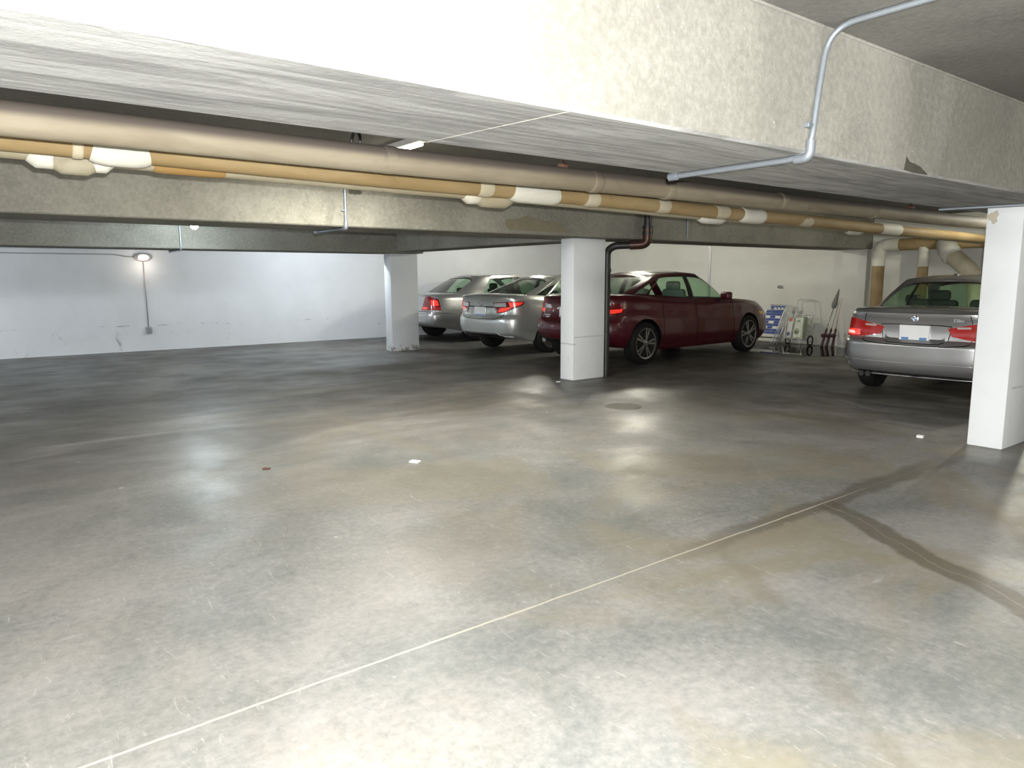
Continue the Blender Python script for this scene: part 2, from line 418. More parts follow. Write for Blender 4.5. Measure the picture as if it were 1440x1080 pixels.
# wall pilaster under the middle beam
bm = bmesh.new(); box(bm, (14.22, 7.16, 0), (XF+.02, 7.66, 1.955), .008)
structure('pilaster_pillar', bm, M['wall_far'], 'shallow off-white pilaster on the parking wall, beside the brown pipe drop', 'pillar')
bm = bmesh.new(); box(bm, (XF-.012, 10.98, 0), (XF+.01, 11.05, HC))
structure('trim_3', bm, M['lamp_grey'], 'thin grey vertical joint strip on the parking wall above the red car', 'trim')

# stall number on the far wall
num = text_mesh('stall_number', '486', .105, M['black'], None,
                Matrix.Translation((XF-.004, 9.115, 1.2)) @ Matrix(((0, 0, -1, 0), (-1, 0, 0, 0), (0, 1, 0, 0), (0, 0, 0, 1))))
tag(num, 'small black stencilled stall number on the wall above the folded lawn chair', 'number')

# ------------------------------------------------------------------ pipes
PY1, PZ1, PR1 = 3.80, 2.088, .074
PY2, PZ2, PR2 = 4.46, 2.112, .062      # the two lower pipes fall slightly towards the far wall
PY3, PZ3, PR3 = 4.70, 2.103, .056
FALL = {PY1: 0.0, PY2: .0113, PY3: .0095}
def run_pipe(name, y, z, r, mat, x0, x1, label):
    bm = bmesh.new(); k = int((x1-x0)/.5)
    pts = [(x0+(x1-x0)*i/k, y+.004*math.sin(i*1.3), z-FALL[y]*(x0+(x1-x0)*i/k)+.004*math.sin(i*.9+1)) for i in range(k+1)]
    tube(bm, pts, r, 24)
    return tag(mesh_obj(name, bm, mat, smooth=True, angle=60), label, 'pipe', 'wrapped pipes behind the overhead beam')
def band(parent, name, y, z, x0, x1, r, mat, sag=0.0, label=None):
    """wrapped fitting on a pipe: a sleeve with eased ends; sag lowers it as an offset fitting"""
    bm = bmesh.new(); e = min(.07, (x1-x0)*.3)
    prof = [(x0, r*.90, 0), (x0+e*.35, r*.98, sag*.5), (x0+e, r, sag), (x1-e, r, sag), (x1-e*.35, r*.98, sag*.5), (x1, r*.90, 0)]
    tube(bm, [(x, y, z-s-FALL[y]*x) for x, q, s in prof], [q for x, q, s in prof], 22)
    o = mesh_obj(name, bm, mat, parent, smooth=True, angle=60)
    if label: o['label'] = label
    return o
p1 = run_pipe('wrapped_pipe', PY1, PZ1, PR1, M['jacket'], -6.9, 13.9, 'thickest dusty canvas wrapped pipe, uppermost of the three beside the overhead beam')
p2 = run_pipe('wrapped_pipe', PY2, PZ2, PR2, M['jacket_tan'], -6.9, 13.9, 'tan wrapped pipe with white taped fittings, middle of the three pipes')
p3 = run_pipe('wrapped_pipe', PY3, PZ3, PR3, M['jacket_drab'], -6.9, 13.9, 'thinnest drab wrapped pipe with bulging offsets, lowest of the three pipes')
for x in (2.03, 3.64, 4.41, 5.93, 7.6):
    band(p1, 'joint_band', PY1, PZ1, x-.05, x+.04, PR1+.004, M['jacket'])
for a, b, r, m, s in [(.547, .60, .004, 'jacket_pale', 0), (.640, .905, .012, 'jacket_white', .012), (3.09, 3.22, .004, 'jacket_pale', 0), (3.41, 3.86, .010, 'jacket_white', .010),
                      (4.15, 4.31, .004, 'jacket_pale', 0), (5.0, 5.19, .004, 'jacket_pale', 0), (5.85, 6.05, .004, 'jacket_pale', 0), (6.28, 6.64, .011, 'jacket_white', .01),
                      (7.30, 7.55, .004, 'jacket_pale', 0), (9.11, 9.62, .008, 'jacket_white', 0)]:
    band(p2, 'fitting_cover', PY2, PZ2, a, b, PR2+r, M[m], s, 'white fitting cover' if m == 'jacket_white' else 'pale joint tape')
for a, b, m, s in [(.40, .49, 'jacket_white', .03), (.47, .70, 'jacket_drab', .05), (.66, .74, 'jacket_white', .03), (.98, 1.38, 'jacket_brown', 0),
                   (3.16, 3.27, 'jacket_white', .03), (3.25, 3.58, 'jacket_drab', .045), (5.95, 6.33, 'jacket_white', .03), (8.79, 9.14, 'jacket_white', .025)]:
    band(p3, 'offset_fitting', PY3, PZ3, a, b, PR3+.006, M[m], s, {'jacket_white': 'white fitting cover', 'jacket_brown': 'brown wrapped length'}.get(m))

def hanger(x, y, z, r, label):
    h = empty('pipe_hanger', (x, y, HC)); tag(h, label, 'hanger', 'pipe hangers on the ceiling')
    bm = bmesh.new(); tube(bm, [(0, 0, 0), (0, 0, z+r-HC)], .006, 8); mesh_obj('rod', bm, M['cast_iron'], h)
    bm = bmesh.new(); tube(bm, [(0, r*math.cos(2*PI*k/28), z-HC+r*math.sin(2*PI*k/28)) for k in range(29)], .010, 8, False); mesh_obj('ring', bm, M['cast_iron'], h, smooth=True)
hanger(2.0, 4.15, 2.235, .058, 'empty black ring hanger on a rod showing above the thickest wrapped pipe')
def rod_hanger(x, lb):
    h = empty('pipe_hanger', (x, PY1, PZ1)); tag(h, lb, 'hanger', 'pipe hangers on the ceiling')
    bm = bmesh.new(); tube(bm, [(0, -.02, PR1*.9), (0, -.02, HC-PZ1)], .007, 8); mesh_obj('rod', bm, M['rust'], h)
    bm = bmesh.new(); box(bm, (-.02, -.05, PR1*.86), (.02, .01, PR1*.86+.03), .004); mesh_obj('clamp', bm, M['rust'], h)
rod_hanger(3.33, 'rusty rod hanger on the thickest pipe, near the conduit end under the beam')
rod_hanger(8.4, 'rusty rod hanger on the thickest pipe, above the grey car')

# insulated drops on the far wall behind the grey car
DX = 14.02
ip = empty('insulated_pipe', (DX, 6.83, 0)); tag(ip, 'tan insulated pipework on the parking wall with three drops behind the grey car', 'pipe')
def ipart(name, pts, r, mat, label=None):
    bm = bmesh.new(); tube(bm, [V(p)-V((DX, 6.83, 0)) for p in pts], r, 24)
    o = mesh_obj(name, bm, mat, ip, smooth=True, angle=60)
    if label: o['label'] = label
ipart('main_run', bend([(DX, 4.2, 2.01), (DX, 6.83, 2.01), (DX, 6.83, 0)], .16, 8), .108, M['jacket_tan'])
ipart('elbow_cover', bend([(DX, 6.45, 2.01), (DX, 6.83, 2.01), (DX, 6.83, 1.62)], .17, 10), .118, M['jacket_white'], 'white elbow cover')
ipart('drop', [(DX, 6.02, 1.93), (DX, 6.02, 0)], .088, M['jacket_tan'])
ipart('tee_cover', [(DX, 6.02, 1.95), (DX, 6.02, 1.9), (DX, 6.02, 1.62), (DX, 6.02, 1.60)], [.10, .098, .096, .09], M['jacket_white'], 'white tee cover')
ipart('bend_drop', bend([(13.9, 5.62, 1.98), (13.72, 5.45, 1.80), (13.65, 5.0, 1.42), (13.65, 4.9, 0.0)], .25, 8), .14, M['jacket_pale'], 'fat pale wrapped drop')
ipart('bend_cover', [(13.95, 5.66, 2.02), (13.86, 5.58, 1.93), (13.76, 5.49, 1.84), (13.72, 5.44, 1.78), (13.70, 5.40, 1.745)], [.13, .158, .168, .172, .15], M['jacket_white'], 'white bend cover')

# black drain pipe at the middle pillar
dr = empty('drain_pipe', (7.47, 7.46, 0)); tag(dr, 'black cast iron drain pipe dropping behind the middle pillar', 'pipe')
L0 = V((7.47, 7.46, 0))
def rel(p): return V(p)-L0
bm = bmesh.new(); tube(bm, [rel(p) for p in [(7.80, 7.05, HC), (7.80, 7.05, 2.06)]], .055, 18); mesh_obj('upper_drop', bm, M['cast_iron'], dr, smooth=True, angle=50)
bm = bmesh.new(); tube(bm, [rel(p) for p in bend([(7.80, 7.05, 2.10), (7.80, 7.05, 1.885), (7.62, 7.22, 1.875)], .10, 8)], .066, 18)
o = mesh_obj('elbow', bm, M['copperish'], dr, smooth=True, angle=50); o['label'] = 'shiny brown elbow'
for z in (2.14, 2.06):
    bm = bmesh.new(); tube(bm, [rel((7.80, 7.05, z)), rel((7.80, 7.05, z-.045))], .072, 18)
    mesh_obj('coupling', bm, M['cast_iron'], dr, smooth=True, angle=50)
bm = bmesh.new(); tube(bm, [rel(p) for p in bend([(7.66, 7.18, 1.875), (7.46, 7.36, 1.868), (7.43, 7.47, 1.80), (7.43, 7.47, 0)], .10, 8)], .052, 18); mesh_obj('lower_drop', bm, M['cast_iron'], dr, smooth=True, angle=50)
for z in (1.55, .62):
    bm = bmesh.new(); tube(bm, [rel((7.43, 7.47, z)), rel((7.43, 7.47, z-.05))], .062, 16)
    mesh_obj('coupling', bm, M['cast_iron'], dr, smooth=True, angle=50)

# ------------------------------------------------------------------ conduits
def conduit(pts, r, label, elbows=(), clamps=(), rad=.09):
    bm = bmesh.new(); tube(bm, bend(pts, rad, 8), r, 12)
    c = tag(mesh_obj('conduit', bm, M['steel'], smooth=True, angle=50), label, 'conduit', 'steel conduits on the beams')
    for e in elbows:
        bm = bmesh.new(); tube(bm, e, r*1.55, 12); mesh_obj('fitting', bm, M['steel'], c, smooth=True, angle=40)
    for a, b in clamps:
        bm = bmesh.new(); box(bm, a, b, .003); mesh_obj('strap', bm, M['steel'], c)
    return c
r = .0138
conduit([(3.22, -.9, HC-r-.002), (3.22, 1.86, HC-r-.002), (3.165, 1.868, 2.20), (3.13, 1.868, 1.957), (3.13, 2.66, 1.957)], r,
        'steel conduit bending down the face of the overhead beam and across its underside',
        [bend([(3.135, 1.868, 2.03), (3.13, 1.868, 1.955), (3.13, 1.94, 1.955)], .035, 6), [(3.13, 2.63, 1.957), (3.13, 2.68, 1.957)]],
        [((3.10, 1.862, 2.085), (3.165, 1.889, 2.105))], .13)
r = .015
conduit([(3.29, 7.122, HC), (3.29, 7.122, 1.938), (3.29, 7.90, 1.938)], r, 'steel conduit down the face of the second beam behind the pipes',
        [bend([(3.29, 7.122, 2.0), (3.29, 7.122, 1.937), (3.29, 7.19, 1.937)], .03, 6), [(3.29, 7.87, 1.938), (3.29, 7.925, 1.938)]],
        [((3.245, 7.115, 2.11), (3.31, 7.142, 2.13))], .05)
conduit([(2.905, 12.37, HC), (2.905, 12.37, 1.882), (2.905, 13.1, 1.882)], .014, 'steel conduit down the dark beam nearest the white wall',
        [[(2.905, 13.08, 1.883), (2.905, 13.14, 1.883)]], (), .05)
conduit([(8.75, 7.128, HC), (8.75, 7.128, 1.99)], .010, 'thin conduit on the second beam above the red car', (), (), .03)

conduit([(6.45, 2.68, 1.96), (6.47, 2.52, 1.96), (6.60, 1.95, 1.96)], .011, 'short steel conduit under the overhead beam at the top of the big right pillar', (), (), .03)

def lamp_obj(name, kind, loc, energy, color, size=None, size_y=None, rot=(0, 0, 0), radius=None):
    l = bpy.data.lights.new(name, kind); l.energy = energy; l.color = color
    if kind == 'AREA':
        l.shape = 'RECTANGLE'; l.size = size; l.size_y = size_y
    elif radius is not None: l.shadow_soft_size = radius
    o = bpy.data.objects.new(name, l); o.location = loc; o.rotation_euler = rot; COL.objects.link(o); return o

# ------------------------------------------------------------------ garage lamps and added fill lights
def fluorescent(x, y, label, lit=True, energy=30, color=(1, .93, .78)):
    f = empty('fluorescent_fixture', (x, y, HC)); tag(f, label, 'ceiling light', 'fluorescent fixtures on the ceiling')
    bm = bmesh.new(); box(bm, (-.04, -.62, -.05), (.04, .62, 0), .008); mesh_obj('housing', bm, M['lamp_white'], f)
    bm = bmesh.new(); tube(bm, [(0, -.60, -.068), (0, .60, -.068)], .013, 12); mesh_obj('tube', bm, M['tube_glow'], f, smooth=True, angle=50)
    lamp_obj('fluorescent_light', 'AREA', (x, y, HC-.085), energy, color, .02, 1.2)
def jar_lamp(x, y, z, label, energy, color):
    f = empty('jar_lamp', (x, y, HC)); tag(f, label, 'ceiling light', 'jar lamps on the ceiling')
    bm = bmesh.new(); lathe(bm, [(.05, 0), (.05, z+.10-HC), (.06, z+.09-HC), (.06, z+.055-HC)], 20, 'z'); mesh_obj('cap', bm, M['lamp_grey'], f, smooth=True, angle=40)
    bm = bmesh.new(); lathe(bm, [(.048, z+.06-HC), (.055, z+.02-HC), (.05, z-.03-HC), (.03, z-.055-HC), (.0, z-.06-HC)], 20, 'z'); mesh_obj('globe', bm, M['bulb_glow'], f, smooth=True)
    lamp_obj('jar_light', 'POINT', (x, y, z-.12), energy, color, radius=.05)
fluorescent(3.05, 5.75, 'fluorescent fixture peeking out above the pipes behind the overhead beam', energy=150, color=(1, .96, .86))
jar_lamp(2.88, 11.4, 2.205, 'small bright jar lamp between the second and third beams', 75, (.80, .93, 1.0))

# bulkhead lamp and socket on the left wall
bl = empty('bulkhead_lamp', (3.03, YL, 1.855)); tag(bl, 'lit oval bulkhead lamp on the long white wall', 'wall light')
def oval(bm, prof, seg=36):
    rings = [[bm.verts.new((rx*math.cos(2*PI*k/seg), -h, rz*math.sin(2*PI*k/seg))) for k in range(seg)] for rx, rz, h in prof]
    for i in range(len(rings)-1):
        for k in range(seg): bm.faces.new((rings[i][k], rings[i][(k+1) % seg], rings[i+1][(k+1) % seg], rings[i+1][k]))
    bm.faces.new(rings[0]); bm.faces.new(rings[-1])
bm = bmesh.new(); oval(bm, [(.165, .085, 0), (.165, .085, .04), (.15, .07, .06)]); mesh_obj('base', bm, M['lamp_grey'], bl, smooth=True, angle=40)
bm = bmesh.new(); oval(bm, [(.10, .055, .055), (.098, .052, .085), (.075, .036, .11), (.03, .015, .118)]); mesh_obj('diffuser', bm, M['bulk_glow'], bl, smooth=True, angle=60)
for sx in (-1, 1):
    bm = bmesh.new(); tube(bm, [(sx*.13, -.05, -.03), (sx*.10, -.10, -.015), (sx*.10, -.10, .015), (sx*.13, -.05, .03)], .006, 8)
    mesh_obj('guard', bm, M['lamp_grey'], bl, smooth=True)
lamp_obj('bulkhead_light', 'POINT', (3.03, YL-.30, 1.72), 3.5, (1, .88, .74), radius=.06)
bm = bmesh.new(); tube(bm, bend([(-6.8, YL-.012, 1.915), (2.55, YL-.012, 1.905), (2.70, YL-.012, 1.87), (2.87, YL-.012, 1.86)], .15, 6), .010, 8)
tag(mesh_obj('conduit', bm, M['lamp_grey'], smooth=True), 'thin grey conduit along the top of the white wall to the oval lamp', 'conduit', 'thin conduits on the white wall')
bm = bmesh.new(); tube(bm, [(3.03, YL-.012, 1.775), (3.035, YL-.016, 1.2), (3.04, YL-.012, .46)], .011, 8)
tag(mesh_obj('conduit', bm, M['lamp_grey'], smooth=True), 'thin grey conduit dropping from the oval lamp to the socket', 'conduit', 'thin conduits on the white wall')
ob = empty('wall_socket', (3.04, YL, .41)); tag(ob, 'small grey socket box low on the long white wall', 'socket')
bm = bmesh.new(); box(bm, (-.06, -.045, -.065), (.06, 0, .065), .006); mesh_obj('back_box', bm, M['lamp_grey'], ob)
bm = bmesh.new(); box(bm, (-.035, -.058, -.045), (.035, -.045, .05), .006); mesh_obj('cover', bm, M['steel'], ob)

# added fill lights without fixtures, tucked behind beams or out of frame
def fill_lamp(x, y, e, color=(1, .95, .84)):
    lamp_obj('fill_light', 'POINT', (x, y, HC-.16), e*1.25, color, radius=.07)
for a in [(3.2, -2.2, 60), (-3.0, -1.0, 100, (1, .97, .9)), (-3.2, 5.2, 165, (.96, .98, 1)), (-3.2, 10.3, 150, (.94, .97, 1)), (-2.6, 14.0, 170, (.80, .91, 1)), (6.3, 13.7, 120, (.84, .92, 1)),
          (11.0, 13.6, 70, (1, .97, .84)), (11.4, 3.2, 100, (1, .97, .82)), (11.0, 10.2, 115, (1, .97, .82)), (10.4, -1.0, 80)]:
    fill_lamp(*a)

# ------------------------------------------------------------------ cars
def itp(tbl, x):
    if x <= tbl[0][0]: return tbl[0][1]
    if x >= tbl[-1][0]: return tbl[-1][1]
    n = len(tbl)
    for i in range(n-1):
        x0, y0 = tbl[i]; x1, y1 = tbl[i+1]
        if x <= x1:
            h = x1-x0; d = (y1-y0)/h
            def sl(j):
                if j <= 0 or j >= n-1: return 0 if 0 else ((tbl[min(j+1, n-1)][1]-tbl[max(j-1, 0)][1])/(tbl[min(j+1, n-1)][0]-tbl[max(j-1, 0)][0]))
                a = (tbl[j][1]-tbl[j-1][1])/(tbl[j][0]-tbl[j-1][0]); b = (tbl[j+1][1]-tbl[j][1])/(tbl[j+1][0]-tbl[j][0])
                return 0 if a*b <= 0 else 2*a*b/(a+b)
            t = (x-x0)/h; m0, m1 = sl(i)*h, sl(i+1)*h
            return (2*t**3-3*t*t+1)*y0+(t**3-2*t*t+t)*m0+(-2*t**3+3*t*t)*y1+(t**3-t*t)*m1

def crom(P, s):
    i = max(0, min(len(P)-2, int(math.floor(s)))); t = s-i
    p1, p2 = P[i], P[i+1]
    p0 = P[i-1] if i > 0 else p1*2-p2; p3 = P[i+2] if i+2 < len(P) else p2*2-p1
    return .5*((2*p1)+(p2-p0)*t+(2*p0-5*p1+4*p2-p3)*t*t+(3*p1-p0-3*p2+p3)*t**3)

class Body:
    def __init__(s, sp):
        s.sp = sp; L, W = sp['L'], sp['W']/2; s.L, s.W = L, W
        pts = [V((x, y*W)) for x, y in [(0, -.3), *sp['rear_plan'], (1.2, 1.0), (2.0, 1.0), (L-1.9, 1.0), (L-1.2, .99), (L-.8, .965), (L-.5, .91), (L-.27, .80), (L-.12, .62), (L-.04, .38), (L-.008, .18), (L, 0), (L-.008, -.18)]]
        raw = []
        for k in range(40, (len(pts)-2)*40+1): raw.append(crom(pts, k/40))
        acc = [0.0]
        for a, b in zip(raw, raw[1:]): acc.append(acc[-1]+(b-a).length)
        s.raw, s.acc, s.tot = raw, acc, acc[-1]
    def plan(s, a):
        a = max(0.0, min(s.tot, a)); lo, hi = 0, len(s.acc)-1
        while hi-lo > 1:
            m = (lo+hi)//2
            if s.acc[m] <= a: lo = m
            else: hi = m
        d = s.acc[hi]-s.acc[lo]; t = (a-s.acc[lo])/d if d > 0 else 0
        return s.raw[lo]*(1-t)+s.raw[hi]*t
    def pt(s, a, t, side):
        """a: signed arc length from the rear centre, t: level 0..1, side: +1 left"""
        if a < 0: a, side = -a, -side
        q = s.plan(a); x, y = q.x, max(0.0, q.y); sp = s.sp
        zb = itp(sp['zb'], x); zs = itp(sp['zs'], x)
        wr = max(0.0, 1-x/.9); wr = wr*wr*(3-2*wr); wf = max(0.0, 1-(s.L-x)/.9); wf = wf*wf*(3-2*wf)
        X = x+itp(sp['rear_off'], t)*wr - itp(sp['front_off'], t)*wf
        Yv = y*itp(sp['side'], t)
        return V((X, Yv*side, zb+(zs-zb)*t))
    def level(s, a, z):
        q = s.plan(abs(a)); zb = itp(s.sp['zb'], q.x); zs = itp(s.sp['zs'], q.x)
        return max(0.0, min(1.0, (z-zb)/(zs-zb)))
    def at(s, a, z, side, off=0.0):
        t = s.level(a, z); p = s.pt(a, t, side)
        e = .012
        du = s.pt(a+e, t, side)-s.pt(a-e, t, side); dv = s.pt(a, min(1, t+.02), side)-s.pt(a, max(0, t-.02), side)
        n = du.cross(dv)
        if n.length < 1e-9: n = V((-1, 0, 0))
        n.normalize()
        c = V((s.L/2, 0, .5))
        if n.dot(V((p.x-c.x, p.y*3, 0))) < 0: n = -n
        return p+n*off
    def bmesh(s, NS=96, NT=26, NV=8):
        bm = bmesh.new(); sp = s.sp
        al = []
        for i in range(NS+1):
            u = i/NS
            al.append(s.tot*u)
        K = 2*NS; rows = []
        for j in range(NT+1):
            t = j/NT; row = []
            for k in range(K):
                i, side = (k, -1) if k <= NS else (K-k, 1)
                row.append(bm.verts.new(s.pt(al[i], t, side)))
            rows.append(row)
        for j in range(NT):
            for k in range(K):
                bm.faces.new((rows[j][k], rows[j][(k+1) % K], rows[j+1][(k+1) % K], rows[j+1][k]))
        top = rows[-1]; cr = sp.get('crown', .05)
        rung = {}
        for i in range(1, NS):
            a, b = top[i], top[K-i]; w = min(1.0, abs(a.co.y)/s.W/.6)
            r = [a]
            for v in range(1, NV):
                f = v/NV; q = 2*f-1
                r.append(bm.verts.new(V((a.co.x, a.co.y*(1-f)+b.co.y*f, a.co.z+cr*w*(1-q*q)))))
            r.append(b); rung[i] = r
        for i in range(1, NS-1):
            for v in range(NV): bm.faces.new((rung[i][v], rung[i][v+1], rung[i+1][v+1], rung[i+1][v]))
        for v in range(NV):
            bm.faces.new((top[0], rung[1][v+1], rung[1][v])); bm.faces.new((top[NS], rung[NS-1][v], rung[NS-1][v+1]))
        bot = rows[0]
        for i in range(1, NS-1): bm.faces.new((bot[i], bot[i+1], bot[K-i-1], bot[K-i]))
        bm.faces.new((bot[0], bot[1], bot[K-1])); bm.faces.new((bot[NS], bot[NS+1], bot[NS-1]))
        return bm
    def patch(s, name, lower, upper, side, mat, parent, off=.005, depth=.014, nr=5, nc=4, mats=None):
        """surface-hugging plate between two polylines of (arc, z)"""
        def dens(P):
            o = []
            for a, b in zip(P, P[1:]):
                for k in range(nc): o.append((a[0]+(b[0]-a[0])*k/nc, a[1]+(b[1]-a[1])*k/nc))
            o.append(P[-1]); return o
        lo, up = dens(lower), dens(upper); bm = bmesh.new(); g = []; h = []
        for r in range(nr+1):
            f = r/nr
            g.append([bm.verts.new(s.at(a[0]*(1-f)+b[0]*f, a[1]*(1-f)+b[1]*f, side, off)) for a, b in zip(lo, up)])
            h.append([bm.verts.new(s.at(a[0]*(1-f)+b[0]*f, a[1]*(1-f)+b[1]*f, side, off-depth)) for a, b in zip(lo, up)])
        n = len(lo)
        for r in range(nr):
            for c in range(n-1):
                bm.faces.new((g[r][c], g[r][c+1], g[r+1][c+1], g[r+1][c])); bm.faces.new((h[r][c], h[r+1][c], h[r+1][c+1], h[r][c+1]))
        for c in range(n-1):
            bm.faces.new((g[0][c], h[0][c], h[0][c+1], g[0][c+1])); bm.faces.new((g[nr][c], g[nr][c+1], h[nr][c+1], h[nr][c]))
        for r in range(nr):
            bm.faces.new((g[r][0], g[r+1][0], h[r+1][0], h[r][0])); bm.faces.new((g[r][n-1], h[r][n-1], h[r+1][n-1], g[r+1][n-1]))
        return mesh_obj(name, bm, mat, parent, smooth=True, angle=40)
    def strip(s, name, pts, w, side, mat, parent, off=.003):
        """thin line following the skin"""
        d = []
        for a, b in zip(pts, pts[1:]):
            for k in range(8): d.append((a[0]+(b[0]-a[0])*k/8, a[1]+(b[1]-a[1])*k/8))
        d.append(pts[-1]); bm = bmesh.new()
        tube(bm, [s.at(a, z, side, off-w*.55) for a, z in d], w, 6)
        return mesh_obj(name, bm, mat, parent, smooth=True)

def wheel(parent, x, y, side, r, width, style, rimr):
    """tyre part with rim sub-part; faces outwards along side*y"""
    bm = bmesh.new(); w = width/2
    prof = [(rimr, -w*.85), (rimr+.02, -w), (r-.035, -w*.98), (r-.008, -w*.82), (r, -w*.6), (r, w*.6), (r-.008, w*.82), (r-.035, w*.98), (rimr+.02, w), (rimr, w*.85)]
    lathe(bm, prof, 40, 'y')
    bm.faces.ensure_lookup_table()
    t = mesh_obj('wheel', bm, M['rubber'], parent, smooth=True, angle=40, loc=(x, y, r))
    t.rotation_euler = (0, random.uniform(0, 1), 0)
    bm = bmesh.new()
    lathe(bm, [(rimr+.004, w*.80), (rimr+.004, w*.94), (rimr-.018, w*.90), (rimr-.03, w*.45)], 40, 'y', [0, 0, 0])
    bm2 = bmesh.new(); lathe(bm2, [(rimr-.012, w*.30), (rimr-.012, w*.36)], 32, 'y')
    bm.faces.ensure_lookup_table()
    f = lambda u, v, h: V((u, h, v))
    n, pair = style
    for k in range(n):
        a = 2*PI*k/n
        for da in ((-.16, .16) if pair else (0,)):
            c, sn = math.cos(a+da*.4), math.sin(a+da*.4); c2, s2 = math.cos(a+da), math.sin(a+da)
            hw0, hw1 = (.016, .013) if pair else (.030, .024)
            p0 = V((c*.03, sn*.03)); p1 = V((c2*(rimr-.006), s2*(rimr-.006))); nn = V((-s2, c2))
            poly = [p0-nn*hw0, p1-nn*hw1, p1+nn*hw1, p0+nn*hw0]
            prism(bm, [(q.x, q.y) for q in poly], w*.62, w*.86, f)
    lathe(bm, [(.05, w*.5), (.05, w*.88), (.03, w*.95)], 20, 'y')
    rim = mesh_obj('rim', bm, M['alloy'] if n < 12 else M['hubcap'], t, smooth=True, angle=35)
    back = mesh_obj('brake_disc', bm2, M['alloy_dark'], t)
    if side < 0:
        for o in (rim, back): o.rotation_euler = (0, 0, PI)
    return t

